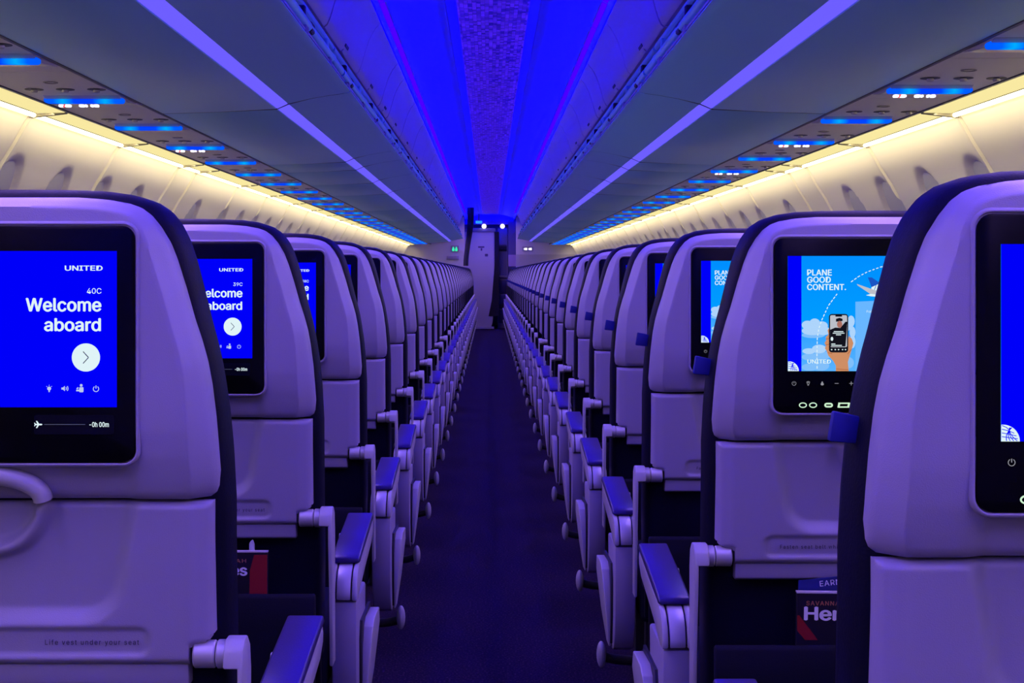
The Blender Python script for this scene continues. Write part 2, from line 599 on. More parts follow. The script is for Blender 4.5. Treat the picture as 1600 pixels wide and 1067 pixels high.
def bin_unit(side, a, b, label, group):
    t = thing('overhead_bin', label, 'overhead bin', (side * 0.8, (a + b) / 2, 1.6), group)
    h = (b - a) / 2 - 0.006
    X = lambda x: side * (x - 0.8)
    Zr = lambda z: z - 1.6
    L = lambda pts: [(X(x), Zr(z)) for x, z in pts]
    bm = bmesh.new()
    prism(bm, L([(1.083, 1.599), (0.90, 1.6045), (0.712, 1.6145), (0.710, 1.625), (0.90, 1.63), (1.083, 1.63)]), 'y', -h, h)
    finish('outer_panel', bm, BINM, t, bevel=0.002)
    bm = bmesh.new()
    low = [(0.672, 1.6315), (0.60, 1.6485), (0.54, 1.659), (0.492, 1.6655), (0.476, 1.669), (0.470, 1.674), (0.474, 1.681), (0.486, 1.683), (0.488, 1.690), (0.50, 1.691)]
    prism(bm, L(low + [(0.575, 1.70), (0.60, 1.75), (0.62, 1.70), (0.674, 1.66)]), 'y', -h, h)
    finish('lower_shell', bm, BINM, t)
    bm = bmesh.new()
    prism(bm, L([(0.7085, 1.6155), (0.6735, 1.6310), (0.676, 1.64), (0.71, 1.626)]), 'y', -h + 0.002, h - 0.002)
    finish('light_lens', bm, LENS, t)
    # door leaves, about one metre each
    nl = 2 if (b - a) > 1.5 else 1
    for k in range(nl):
        ya, yb = -h + 2 * h * k / nl + 0.003, -h + 2 * h * (k + 1) / nl - 0.003
        bm = bmesh.new()
        prism(bm, L([(0.575, 1.884), (0.556, 1.884), (0.546, 1.892), (0.536, 1.915), (0.530, 1.935), (0.520, 1.970), (0.503, 2.022), (0.482, 2.062), (0.458, 2.092), (0.46, 2.098),
                     (0.50, 2.08), (0.545, 2.0), (0.565, 1.93), (0.575, 1.90)]), 'y', ya, yb)
        dr = finish('door', bm, DOORM, t)
        if b > 1.0:
            ym = (ya + yb) / 2
            bm = bmesh.new()
            pts = [(0.5535, 1.8835), (0.5445, 1.8915), (0.5425, 1.8895), (0.5515, 1.8815)]
            prism(bm, L(pts), 'y', ym - 0.055, ym + 0.055)
            finish('latch', bm, mat('latch_plastic', (0.75, 0.70, 0.60), 0.4), dr)
            bm = bmesh.new()
            pts = [(0.5405, 1.902), (0.5365, 1.912), (0.5345, 1.911), (0.5385, 1.901)]
            prism(bm, L(pts), 'y', ym - 0.05, ym + 0.05)
            finish('latch_slot', bm, DARK, dr)
    bm = bmesh.new()
    tube(bm, [(X(0.503), -h + 0.01, Zr(1.738)), (X(0.503), h - 0.01, Zr(1.738))], 0.015, 12)
    tube(bm, [(X(0.533), -h + 0.01, Zr(1.815)), (X(0.533), h - 0.01, Zr(1.815))], 0.012, 10)
    rl = finish('grab_rail', bm, RAILM, t)
    nb = max(1, int(round((b - a) / 0.53)))
    for k in range(nb):
        yy = -h + 2 * h * (k + 0.5) / nb
        bm = bmesh.new()
        box(bm, X(0.510), X(0.575), yy - 0.010, yy + 0.010, Zr(1.748), Zr(1.80))
        box(bm, X(0.489), X(0.515), yy - 0.030, yy + 0.030, Zr(1.724), Zr(1.752))
        finish('rail_bracket', bm, DARK if k % 2 == 0 else RAILM, t, bevel=0.004, seg=1)
    bm = bmesh.new()
    for k in range(nb):
        yy = -h + 2 * h * (k + 0.15) / nb
        for q in range(3):
            box(bm, X(0.484), X(0.50), yy + q * 0.02, yy + q * 0.02 + 0.009, Zr(1.684), Zr(1.715))
    box(bm, X(0.486), X(0.492), -h + 0.03, h - 0.03, Zr(1.700), Zr(1.706))
    finish('rail_clip', bm, SHELL2, t)
    bm = bmesh.new()
    prism(bm, L([(0.562, 1.695), (0.60, 1.695), (0.615, 1.88), (0.578, 1.884)]), 'y', -h, h)
    finish('rail_recess', bm, mat('rail_recess_blue', (0.03, 0.06, 0.08), 0.5), t)
    bm = bmesh.new()
    prism(bm, L([(0.63, 1.665), (1.08, 1.635), (1.08, 2.08), (0.62, 2.08)]), 'y', -h, h)
    finish('bin_body', bm, BINM, t)
    bm = bmesh.new()
    prism(bm, L([(1.083, 1.5998), (0.90, 1.6053), (0.712, 1.6135), (0.673, 1.6300), (0.60, 1.6493), (0.54, 1.6598), (0.492, 1.6663), (0.50, 1.68), (0.60, 1.67), (0.712, 1.63), (1.083, 1.62)]), 'y', h + 0.0005, h + 0.0115)
    finish('joint_gasket', bm, DARK, t)
    o = arealight('bin_lens_lamp', side * 0.690, a + 0.02, b - 0.02, 1.6185, 0.03, (side * -0.55, 0, -0.83), VIOLET_COL, VIOLET_W * (b - a), 138)
    return t


for side, word in ((-1, 'left'), (1, 'right')):
    k = 0
    for a, b in zip(BJ, BJ[1:]):
        if b > 3.0:
            k += 1
            ln = 'short' if b - a < 0.8 else ('long' if b - a > 1.5 else 'medium length')
            lab = '%s grey overhead bin with violet light lens on %s side, %s from the camera' % (ln, word, ordn(k))
        else:
            lab = 'grey overhead bin above the camera on the %s side' % word
        bin_unit(side, a, b, lab, 'overhead bins on the %s side' % word)
    # ceiling cove light: segmented purple lens on top of the bins, washing the ceiling
    y, k = Y0 + 0.05, 0
    t = thing('cove_light', 'long segmented purple lens strip where the ceiling meets the %s bins' % word, 'light', (side * 0.43, 11.0, 2.1))
    while y < 23.9:
        bm = bmesh.new()
        X = lambda x: side * (x - 0.43)
        prism(bm, [(X(0.4385), 0.013), (X(0.419), 0.0225), (X(0.420), 0.0265), (X(0.4395), 0.017)], 'y', y - 11.0, y + 0.50 - 11.0)
        finish('cove_lens', bm, COVE, t)
        y += 0.533
    y = Y0
    while y < 27.6:
        arealight('cove_lamp', side * 0.449, y + 0.02, y + 2.1, 2.096, 0.012, (-side * 0.45, 0, 0.89), BLUE_COL, BLUE_W * 2.1, 160)
        y += 2.13

# PSU rails: dark lines on both sides of the service panels
for side, nm in ((-1, 2), (1, 3)):
    bm = bmesh.new()
    prism(bm, [(side * 1.084, 1.597), (side * 1.092, 1.597), (side * 1.092, 1.62), (side * 1.084, 1.62)], 'y', Y0, Y1)
    prism(bm, [(side * 1.366, 1.594), (side * 1.380, 1.596), (side * 1.380, 1.62), (side * 1.366, 1.62)], 'y', Y0, Y1)
    struct(finish('trim_%d' % nm, bm, mat('dark_channel', (0.10, 0.10, 0.12), 0.5)))


# ------------------------------------------------------------------ service panels (reading lamps, vents, signs) above each row
def psu_parts(t, side, far, sign):
    bm = bmesh.new()
    box(bm, -0.136, 0.136, -0.538, 0.222, 0.0, 0.02)
    finish('panel', bm, PSUM, t, bevel=0.002, seg=1)
    bm = bmesh.new()
    SX = -side * 0.022
    prism(bm, [(-0.075, 0.0), (-0.05, -0.009), (0.03, -0.010), (0.115, -0.003), (0.13, 0.0)], 'x', SX - 0.112, SX + 0.112)
    finish('lamp_housing', bm, mat('housing_plastic', (0.42, 0.40, 0.44), 0.35), t, bevel=0.002, seg=1)
    bm = bmesh.new()
    prism(bm, rrect(SX - 0.115, SX + 0.115, -0.0190, -0.0030, 0.007, 4), 'y', -0.052, -0.02)
    finish('light_bar', bm, BAR, t)
    if not far:
        for k in range(3):
            x = -0.088 + 0.088 * k
            bm = bmesh.new()
            cx, cy = x + 0.016, -0.20
            prism(bm, [(cx + 0.026 * math.cos(a * math.pi / 8), cy + 0.026 * math.sin(a * math.pi / 8)) for a in range(16)], 'z', -0.001, 0.004)
            v = finish('air_vent', bm, DARK, t)
            bm = bmesh.new()
            prism(bm, [(cx + 0.010 * math.cos(a * math.pi / 5), cy + 0.010 * math.sin(a * math.pi / 5)) for a in range(10)], 'z', -0.009, -0.001)
            finish('nozzle', bm, SILVER, v, bevel=0.002, seg=1)
        bm = bmesh.new()
        for k in range(16):
            a0, a1 = 2 * math.pi * k / 16, 2 * math.pi * (k + 1) / 16
            q = [(-0.02 * side + r * math.cos(a), -0.345 + r * math.sin(a)) for r, a in ((0.016, a0), (0.020, a0), (0.020, a1), (0.016, a1))]
            prism(bm, q, 'z', -0.002, 0.002)
        finish('speaker_ring', bm, mat('ring_plastic', (0.3, 0.29, 0.3), 0.5), t)
    if sign:
        bm = bmesh.new()
        s = -0.084

        def plate(x0, x1, zc, hz):
            prism(bm, rrect(x0, x1, zc - hz, zc + hz, hz * 0.7, 3), 'y', -0.0545, -0.051)
        for x0, x1 in ((-0.088, -0.073), (-0.070, -0.052), (-0.028, -0.012), (-0.010, -0.004), (0.006, 0.014), (0.016, 0.030)):
            prism(bm, rrect(SX + x0, SX + x1, -0.0255, -0.0175, 0.003, 2), 'y', 0.0, 0.012)
        finish('sign_symbols', bm, ICONW, t)
        bm = bmesh.new()
        prism(bm, [(SX - 0.075, -0.0255), (SX - 0.071, -0.0255), (SX - 0.067, -0.0175), (SX - 0.071, -0.0175)], 'y', -0.001, 0.0125)
        finish('no_smoking_slash', bm, ICONR, t)


def dup(root, loc, label, group=None):
    r = root.copy()
    COL.objects.link(r)
    r.location = loc
    r['label'] = label
    if group:
        r['group'] = group
    for ch in list(root.children):
        c = ch.copy()
        COL.objects.link(c)
        c.parent = r
        for g in list(ch.children):
            d = g.copy()
            COL.objects.link(d)
            d.parent = c
    return r


for side, word, first in ((-1, 'left', 3.32), (1, 'right', 3.095)):
    proto = {}
    k = 0
    y = first
    while y < 24.6:
        k += 1
        far = k > 12
        sign = k in (2, 4) or (side > 0 and k == 6)
        lab = 'overhead service panel with blue light bar above the %s seats, %s from the camera' % (word, ordn(k))
        key = (far, sign)
        loc = (side * 1.228, y, 1.597)
        if key not in proto:
            t = thing('service_panel', lab, 'service panel', loc, 'service panels over the %s seats' % word)
            psu_parts(t, side, far, sign)
            proto[key] = t
        else:
            dup(proto[key], loc, lab)
        y += 0.762

# ------------------------------------------------------------------ seats
SHW = [(0.846, 0.2265), (0.856, 0.2305), (0.872, 0.2315), (0.897, 0.2297), (0.930, 0.2268), (0.9634, 0.2224), (0.987, 0.2180), (1.010, 0.2118), (1.030, 0.2055), (1.065, 0.1958), (1.094, 0.1868), (1.112, 0.1798),
       (1.128, 0.1710), (1.140, 0.1610), (1.148, 0.1500), (1.1525, 0.137), (1.1555, 0.119), (1.1575, 0.09)]
CHW = [(0.44, 0.234), (0.60, 0.238), (0.835, 0.2385), (0.8914, 0.2355), (0.930, 0.2318), (0.9595, 0.2275), (0.985, 0.2230), (1.011, 0.2168), (1.029, 0.2118), (1.067, 0.2025), (1.094, 0.1955), (1.115, 0.1885),
       (1.132, 0.180), (1.146, 0.169), (1.156, 0.154), (1.163, 0.133), (1.1665, 0.108)]
BZX, BZ0, BZ1, BZR = 0.155, 0.8865, 1.1285, 0.013
BASEY = [(0.846, 0.0), (0.866, -0.007), (0.890, -0.0135), (0.92, -0.0175), (0.95, -0.0180), (1.13, -0.0180), (1.158, -0.0150)]


def sd_rrect(x, z, cx, cz, hx, hz, r):
    qx, qz = abs(x - cx) - hx + r, abs(z - cz) - hz + r
    return math.hypot(max(qx, 0), max(qz, 0)) + min(max(qx, qz), 0) - r


def rim(bm, depth):
    be = [e for e in bm.edges if len(e.link_faces) == 1]
    r = bmesh.ops.extrude_edge_only(bm, edges=be)
    for v in r['geom']:
        if isinstance(v, bmesh.types.BMVert):
            v.co.y += depth


def shell_mesh(parent):
    bm = bmesh.new()
    poly = [(lerp(SHW, 0.846 + 0.3115 * k / 160), 0.846 + 0.3115 * k / 160) for k in range(161)] + [(0.05, 1.158), (0.0, 1.158)]

    def edge_dist(x, z):
        best = 9
        for (ax, az), (bx, bz) in zip(poly, poly[1:]):
            dx, dz = bx - ax, bz - az
            l2 = dx * dx + dz * dz
            t = 0 if l2 == 0 else min(1, max(0, ((x - ax) * dx + (z - az) * dz) / l2))
            d = math.hypot(x - ax - dx * t, z - az - dz * t)
            if d < best:
                best = d
        return best
    ED = [0.0, 0.0012, 0.0025, 0.004, 0.006, 0.0075, 0.009]

    def XS(i, hw, W):
        eds = ED + [W - 0.0012, W, W + 0.0012]
        n_in = 36
        k = i if i <= NX // 2 else NX - i
        sg = -1 if i <= NX // 2 else 1
        if k < len(eds):
            return sg * max(0.0, hw - eds[k])
        t = (k - len(eds) + 1) / (n_in + 1)
        return sg * max(0.0, hw - eds[-1]) * (1 - t)
    NZ, NX = 84, 2 * (10 + 36)
    rows = []
    cache = {}
    for j in range(NZ + 1):
        t = j / NZ
        z = 0.846 + 0.3115 * (1 - (1 - t) ** 1.45)
        hw = lerp(SHW, z)
        W = 0.0158 + 0.0075 * sstep(1.02, 0.86, z) - 0.0050 * sstep(1.085, 1.135, z)
        row = []
        for i in range(NX + 1):
            x = XS(i, hw, W)
            key = (j, round(abs(x), 5))
            if key not in cache:
                cache[key] = edge_dist(abs(x), z)
            d = cache[key]
            y = lerp(BASEY, z)
            if d < W:
                y += (0.025 - 0.010 * sstep(1.085, 1.135, z)) * (1 - d / W)
            if d < 0.005:
                y += 0.004 * (1 - d / 0.005) ** 2
            zb = z - 0.846
            if zb < 0.005:
                y += 0.005 * (1 - zb / 0.005) ** 2
            rd = sd_rrect(x, z, 0, (BZ0 + BZ1) / 2, BZX, (BZ1 - BZ0) / 2, BZR)
            if rd < -0.006:
                y += 0.006
            ax = abs(x)
            y += 0.007 * (1 - sstep(0.136, 0.157, ax + (z - 0.846) * 0.05)) * (1 - sstep(0.872, 0.882, z))
            row.append(bm.verts.new((x, y, z)))
        rows.append(row)
    for a, b in zip(rows, rows[1:]):
        for i in range(NX):
            bm.faces.new((a[i], a[i + 1], b[i + 1], b[i]))
    rim(bm, 0.022)
    return finish('back_shell', bm, SHELL, parent, angle=50)


def tray_mesh(parent):
    bm = bmesh.new()
    NX, NZ = 128, 66
    z0, z1, hw = 0.672, 0.8425, 0.2265
    g = {}

    def hgt(x, z):
        y = 0.002 + 0.010 * (z1 - z) / (z1 - z0)
        w = 0.1235 + (z - 0.722) / 0.12 * 0.021
        r = 0.032
        dx, dz = abs(x) - w + r, 0.7225 - z + r
        sd = math.hypot(max(dx, 0), max(dz, 0)) + min(max(dx, dz), 0) - r
        y += 0.0135 * (1 - sstep(-0.010, 0.010, sd))
        sd = sd_rrect(x, z, 0, 0.6965, 0.160, 0.0145, 0.010)
        y += 0.0035 * (1 - sstep(-0.0025, 0.0015, sd))
        rr = math.hypot(x, z - 0.8425)
        if rr < 0.062:
            y += -0.012 * sstep(0.061, 0.052, rr) * sstep(0.040, 0.048, rr) + 0.005 * (1 - sstep(0.036, 0.046, rr))
        d = min(hw - abs(x), z1 - z)
        d = min(d, z - z0 if abs(x) < 0.203 else z - 0.692)
        if d < 0.007:
            y += 0.007 * (1 - max(d, 0) / 0.007) ** 2
        if hw - abs(x) < 0.021:
            y += 0.006 * (1 - (hw - abs(x)) / 0.021)
        return y
    for j in range(NZ + 1):
        for i in range(NX + 1):
            x, z = -hw + 2 * hw * i / NX, z0 + (z1 - z0) * j / NZ
            g[i, j] = (x, z)
    vs = {}

    def V(i, j):
        if (i, j) not in vs:
            x, z = g[i, j]
            vs[i, j] = bm.verts.new((x, hgt(x, z), z))
        return vs[i, j]
    for j in range(NZ):
        for i in range(NX):
            cx, cz = (g[i, j][0] + g[i + 1, j + 1][0]) / 2, (g[i, j][1] + g[i + 1, j + 1][1]) / 2
            if abs(cx) > 0.203 and cz < 0.690 + max(0, (abs(cx) - 0.214)) * 1.1:
                continue
            bm.faces.new((V(i, j), V(i + 1, j), V(i + 1, j + 1), V(i, j + 1)))
    rim(bm, 0.026)
    return finish('tray_table', bm, SHELL, parent, angle=50)


def cushion_mesh(parent):
    bm = bmesh.new()
    n = 70
    right = []
    for k in range(n + 1):
        t = k / n
        z = 0.44 + (1.1665 - 0.44) * (1 - (1 - t) ** 1.7)
        right.append((lerp(CHW, z), z))
    right += [(0.07, 1.168), (0.025, 1.1685)]
    loop = right + [(-x, z) for x, z in right[::-1]]
    N = len(loop)
    rings = []
    for yy, ins in ((0.026, 0.014), (0.030, 0.006), (0.038, 0.002), (0.052, 0.0), (0.085, 0.0), (0.110, 0.005), (0.127, 0.018), (0.133, 0.04)):
        ring_ = []
        for i, (x, z) in enumerate(loop):
            (ax, az), (bx, bz) = loop[i - 1], loop[(i + 1) % N]
            if i == 0:
                ax, az = x, z - 1
            if i == N - 1:
                bx, bz = x, z - 1
            tx, tz = bx - ax, bz - az
            l = math.hypot(tx, tz) or 1
            nx, nz = tz / l, -tx / l
            zz = z - nz * ins
            ring_.append(bm.verts.new((x - nx * ins, yy + max(0.0, 0.80 - z) * 0.10, zz)))
        rings.append(ring_)
    for a, b in zip(rings, rings[1:]):
        for i in range(N):
            bm.faces.new((a[i], a[(i + 1) % N], b[(i + 1) % N], b[i]))
    bm.faces.new(rings[0][::-1])
    bm.faces.new(rings[-1])
    return finish('backrest', bm, NAVY, parent, angle=50)


ARM_IN, ARM_OUT = 0.2405, 0.2885      # from seat centre, towards the aisle


def monitor(t):
    bm = bmesh.new()
    prism(bm, rrect(-BZX + 0.001, BZX - 0.001, BZ0 + 0.001, BZ1 - 0.001, BZR, 6), 'y', -0.0205, -0.006)
    m = finish('monitor', bm, BLACK, t, bevel=0.0012, seg=2)
    bm = bmesh.new()
    zc = (BZ0 + BZ1) / 2
    loops = []
    for off, yy in ((0.0, -0.012), (0.0, -0.0190), (0.0006, -0.0198), (0.0014, -0.0200), (0.0026, -0.0196), (0.0040, -0.0178), (0.0044, -0.010)):
        loops.append([bm.verts.new((x, yy, z)) for x, z in rrect(-BZX - off, BZX + off, BZ0 - off, BZ1 + off, BZR + off, 6)])
    for a, b in zip(loops, loops[1:]):
        n = len(a)
        for i in range(n):
            bm.faces.new((a[i], a[(i + 1) % n], b[(i + 1) % n], b[i]))
    finish('screen_surround', bm, SHELL, m, angle=60)
    bm = bmesh.new()
    flat(bm, rrect(0.052, 0.133, 0.916, 0.9355, 0.002, 2), -0.0208, 0.0006)
    finish('status_strip', bm, STRIPM, m)
    return m


MZ = -0.0212


def controls(m):
    bm = bmesh.new()
    z, x = 0.9276, -0.1265
    ring(bm, x, z, 0.0030, 0.0030, 0.0005, MZ, 120, 420, 14)
    stroke(bm, [(x, z), (x, z + 0.003)], 0.0006, MZ)
    x = -0.107
    ring(bm, x, z, 0.0030, 0.0030, 0.0007, MZ, 30, 150, 8)
    ring(bm, x, z, 0.0018, 0.0018, 0.0006, MZ, 0, 360, 10)
    stroke(bm, [(x - 0.001, z - 0.0025), (x + 0.001, z - 0.0025)], 0.0007, MZ)
    x = -0.0877
    flat(bm, ellipse(x, z - 0.001, 0.0022, 0.0018, 10), MZ)
    flat(bm, ellipse(x, z + 0.0015, 0.0011, 0.0012, 8), MZ)
    x = -0.0678
    stroke(bm, [(x - 0.0027, z), (x + 0.0027, z)], 0.0007, MZ)
    x = -0.0478
    stroke(bm, [(x - 0.0027, z), (x + 0.0027, z)], 0.0007, MZ)
    stroke(bm, [(x, z - 0.0027), (x, z + 0.0027)], 0.0007, MZ)
    finish('touch_keys', bm, GREYI, m, smooth=False)
    bm = bmesh.new()
    z = 0.8977
    ring(bm, -0.1143, z, 0.0055, 0.0038, 0.0014, MZ)
    ring(bm, -0.1003, z, 0.0055, 0.0038, 0.0014, MZ)
    ring(bm, -0.0812, z, 0.0036, 0.0032, 0.0022, MZ, 90, 270, 10)
    ring(bm, -0.0766, z, 0.0036, 0.0032, 0.0022, MZ, -90, 90, 10)
    stroke(bm, [(-0.0812, z + 0.0021), (-0.0766, z + 0.0021)], 0.0022, MZ)
    stroke(bm, [(-0.0812, z - 0.0021), (-0.0766, z - 0.0021)], 0.0022, MZ)
    for dz in (0.0026, -0.0026):
        stroke(bm, [(-0.0655, z + dz), (-0.0505, z + dz)], 0.0018, MZ)
    stroke(bm, [(-0.0655, z - 0.0034), (-0.0640, z + 0.0034)], 0.0026, MZ)
    stroke(bm, [(-0.0520, z - 0.0034), (-0.0505, z + 0.0034)], 0.0026, MZ)
    finish('lit_ports', bm, GLOW, m, smooth=False)
    bm = bmesh.new()
    z = 0.926
    x = 0.0565                          # little aeroplane
    flat(bm, [(x - 0.0035, z - 0.0006), (x + 0.003, z - 0.0008), (x + 0.0042, z), (x + 0.003, z + 0.0008), (x - 0.0035, z + 0.0006)], MZ)
    for s in (-1, 1):
        flat(bm, [(x + 0.0012, z), (x - 0.0012, z + s * 0.0036), (x - 0.0024, z + s * 0.0036), (x - 0.0008, z)], MZ)
        flat(bm, [(x - 0.0024, z), (x - 0.0036, z + s * 0.0018), (x - 0.0042, z + s * 0.0018), (x - 0.0036, z)], MZ)
    put_text(bm, '-0h 00m', 0.1085, z - 0.0024, MZ, 0.0048, 0.0195, bold=0.02)
    finish('flight_status', bm, WHITE, m, smooth=False)
    bm = bmesh.new()
    stroke(bm, [(0.0625, z), (0.104, z)], 0.0005, MZ)
    finish('progress_line', bm, SLINE, m, smooth=False)


def welcome(m, seatno):
    bm = bmesh.new()
    flat(bm, [(-0.136, 0.9435), (0.136, 0.9435), (0.136, 1.1020), (-0.136, 1.1020)], -0.0209, 0.0008)
    finish('display', bm, SCRBLUE, m, smooth=False)
    if not seatno:
        return
    bm = bmesh.new()
    put_text(bm, 'UNITED', 0.1215, 1.0822, MZ, 0.0049, 0.0378, 'R', bold=0.022)
    put_text(bm, seatno, 0.1205, 1.0588, MZ, 0.0054, 0.0146, 'R', bold=0.004)
    put_text(bm, 'Welcome', 0.1200, 1.0410, MZ, 0.0130, 0.0757, 'R', bold=0.024)
    put_text(bm, 'aboard', 0.1195, 1.0210, MZ, 0.0126, 0.0565, 'R', bold=0.024)
    finish('welcome_text', bm, WHITE, m, smooth=False)
    bm = bmesh.new()
    flat(bm, ellipse(0.1048, 0.9940, 0.0143, 0.0143, 40), MZ)
    finish('next_button', bm, WHITE, m, smooth=False)
    bm = bmesh.new()
    stroke(bm, [(0.1020, 1.0000), (0.1075, 0.9940), (0.1020, 0.9880)], 0.0008, MZ - 0.0003)
    finish('chevron', bm, mat('chevron_ink', (0.02, 0.03, 0.06), 0.6), m, smooth=False)
    bm = bmesh.new()
    z = 0.9625
    x = 0.0675                          # bulb with rays
    flat(bm, ellipse(x, z, 0.0020, 0.0020, 12), MZ)
    stroke(bm, [(x, z - 0.001), (x, z - 0.0036)], 0.0012, MZ)
    for a in (40, 90, 140):
        c, s = math.cos(math.radians(a)), math.sin(math.radians(a))
        stroke(bm, [(x + 0.0028 * c, z + 0.0028 * s), (x + 0.0037 * c, z + 0.0037 * s)], 0.0005, MZ)
    x = 0.0830                          # loudspeaker
    flat(bm, [(x - 0.0030, z - 0.001), (x - 0.0015, z - 0.001), (x + 0.0004, z - 0.0026), (x + 0.0004, z + 0.0026), (x - 0.0015, z + 0.001), (x - 0.0030, z + 0.001)], MZ)
    for r in (0.0024, 0.0040):
        ring(bm, x, z, r, r, 0.0007, MZ, -40, 40, 6)
    x = 0.0990                          # attendant
    flat(bm, ellipse(x + 0.001, z + 0.0032, 0.0014, 0.0014, 10), MZ)
    flat(bm, rrect(x - 0.001, x + 0.0033, z - 0.0038, z + 0.0014, 0.001, 3), MZ)
    stroke(bm, [(x - 0.004, z - 0.002), (x - 0.0008, z - 0.002)], 0.0016, MZ)
    stroke(bm, [(x - 0.0035, z - 0.0005), (x - 0.002, z + 0.001)], 0.0012, MZ)
    x = 0.1150                          # power
    ring(bm, x, z - 0.0004, 0.0031, 0.0031, 0.0007, MZ, 125, 415, 16)
    stroke(bm, [(x, z), (x, z + 0.0030)], 0.0008, MZ)
    finish('menu_symbols', bm, WHITEP, m, smooth=False)


def advert(m, full):
    y1 = -0.0209
    bm = bmesh.new()
    flat(bm, [(-0.135, 0.9445), (0.135, 0.9445), (0.135, 1.1030), (-0.135, 1.1030)], y1, 0.0008)
    finish('display', bm, SKY, m, smooth=False)
    bm = bmesh.new()
    flat(bm, [(-0.135, 0.9445), (-0.1163, 0.9445), (-0.1163, 1.1030), (-0.135, 1.1030)], MZ)
    finish('side_band', bm, SCRBLUE, m, smooth=False)
    if not full:
        return
    bm = bmesh.new()                     # clouds
    for cx, cz, rx, rz in ((-0.108, 1.008, 0.008, 0.006), (-0.098, 1.009, 0.008, 0.008), (-0.088, 1.007, 0.008, 0.006), (-0.101, 1.000, 0.015, 0.006), (-0.086, 1.000, 0.010, 0.006),
                           (-0.048, 1.013, 0.005, 0.008), (-0.053, 1.006, 0.005, 0.006), (-0.046, 0.998, 0.004, 0.008)):
        flat(bm, ellipse(max(cx, -0.1163 + rx), cz, rx, rz, 18), MZ + 0.0002)
    for cx, cz, rx, rz in ((-0.106, 0.972, 0.009, 0.004), (-0.092, 0.975, 0.010, 0.006), (-0.046, 0.985, 0.004, 0.009)):
        flat(bm, ellipse(cx, cz, rx, rz, 18), MZ + 0.0002)
    finish('clouds', bm, CLOUD, m, smooth=False)
    bm = bmesh.new()
    for cx, cz, rx, rz in ((-0.100, 0.994, 0.016, 0.004), (-0.104, 0.964, 0.012, 0.005), (-0.088, 0.966, 0.012, 0.006), (-0.105, 0.950, 0.011, 0.005), (-0.052, 0.956, 0.008, 0.008), (-0.09, 0.952, 0.012, 0.007)):
        flat(bm, ellipse(cx, cz, rx, rz, 18), MZ + 0.00025)
    finish('soft_clouds', bm, CLOUD2, m, smooth=False)
    bm = bmesh.new()
    flat(bm, [(-0.042, 0.9445), (0.135, 0.9445), (0.135, 1.040), (0.0, 1.042), (-0.042, 1.040)], MZ + 0.00015)
    finish('pale_panel', bm, SKY2, m, smooth=False)
    bm = bmesh.new()
    for s, z, w in (('PLANE', 1.0763, 0.0335), ('GOOD', 1.0664, 0.0320), ('CONTENT.', 1.0563, 0.0530)):
        put_text(bm, s, -0.1083, z, MZ, 0.0079, w, bold=0.020)
    finish('slogan', bm, WHITE, m, smooth=False)
    bm = bmesh.new()
    put_text(bm, 'UNITED', -0.1080, 0.9552, MZ, 0.0052, 0.0318, bold=0.022)
    finish('airline_lettering', bm, WHITE, m, smooth=False)
    bm = bmesh.new()
    put_text(bm, 'Follow a', -0.0266, 1.0250, MZ, 0.0032, 0.0175)
    finish('caption', bm, WHITE, m, smooth=False)
    bm = bmesh.new()                     # dashed flight path
    P = [(-0.0948, 0.9480), (-0.0950, 0.968), (-0.0946, 0.989), (-0.0925, 1.003), (-0.0877, 1.0162), (-0.0790, 1.035), (-0.0673, 1.0508)]
    Q = [(-0.0481, 1.0672), (-0.0380, 1.0745), (-0.0261, 1.0809), (-0.007, 1.088), (0.0087, 1.0897), (0.03, 1.0895), (0.06, 1.083)]
    for path in (P, Q):
        acc, on = 0.0, True
        for (ax, az), (bx, bz) in zip(path, path[1:]):
            L = math.hypot(bx - ax, bz - az)
            n = max(1, int(L / 0.0006))
            for k in range(n):
                if (acc % 0.0056) < 0.0034:
                    stroke(bm, [(ax + (bx - ax) * k / n, az + (bz - az) * k / n), (ax + (bx - ax) * (k + 1.02) / n, az + (bz - az) * (k + 1.02) / n)], 0.0011, MZ)
                acc += L / n
    finish('flight_path', bm, WHITE, m, smooth=False)
    bm = bmesh.new()                     # globe emblem in the corner
    cx, cz, R = -0.1335, 0.9445, 0.0135
    flat(bm, [(-0.135, 0.9445)] + ellipse(cx, cz, R, R, 16, 0, 96), MZ - 0.0001)
    finish('globe_emblem', bm, WHITE, m, smooth=False)
    bm = bmesh.new()
    for k in range(1, 5):
        stroke(bm, [(cx + R * 0.21 * k + 0.010 * (t / 8) ** 2 - 0.004 * k * (t / 8), cz + 0.0005 + R * 0.9 * t / 8) for t in range(0, 9) if (R * 0.21 * k + 0.010 * (t / 8) ** 2 - 0.004 * k * (t / 8)) ** 2 + (R * 0.9 * t / 8) ** 2 < (R * 0.97) ** 2], 0.0006, MZ - 0.0004)
    for k in range(1, 5):
        h = R * 0.22 * k
        w = math.sqrt(max(0, (R * 0.97) ** 2 - h * h))
        stroke(bm, [(cx - 0.001, cz + h + 0.001), (cx + w * 0.5, cz + h * 0.95), (cx + w * 0.92, cz + h * 0.75)], 0.0006, MZ - 0.0004)
    finish('globe_grid', bm, SCRBLUE, m, smooth=False)
    # hand holding a phone
    bm = bmesh.new()
    hand = [(-0.0690, 0.9445), (-0.0690, 0.952), (-0.0725, 0.9585), (-0.0795, 0.966), (-0.0815, 0.972), (-0.0840, 0.976), (-0.0825, 0.980), (-0.0845, 0.983), (-0.0820, 0.9875),
            (-0.0828, 0.9915), (-0.0790, 0.995), (-0.0805, 1.0005), (-0.0780, 1.004), (-0.0700, 0.992), (-0.0560, 0.978), (-0.0525, 0.986), (-0.0510, 0.993), (-0.0470, 0.989), (-0.0448, 0.983),
            (-0.0470, 0.975), (-0.0500, 0.965), (-0.0525, 0.957), (-0.0512, 0.9445)]
    flat(bm, hand, MZ)
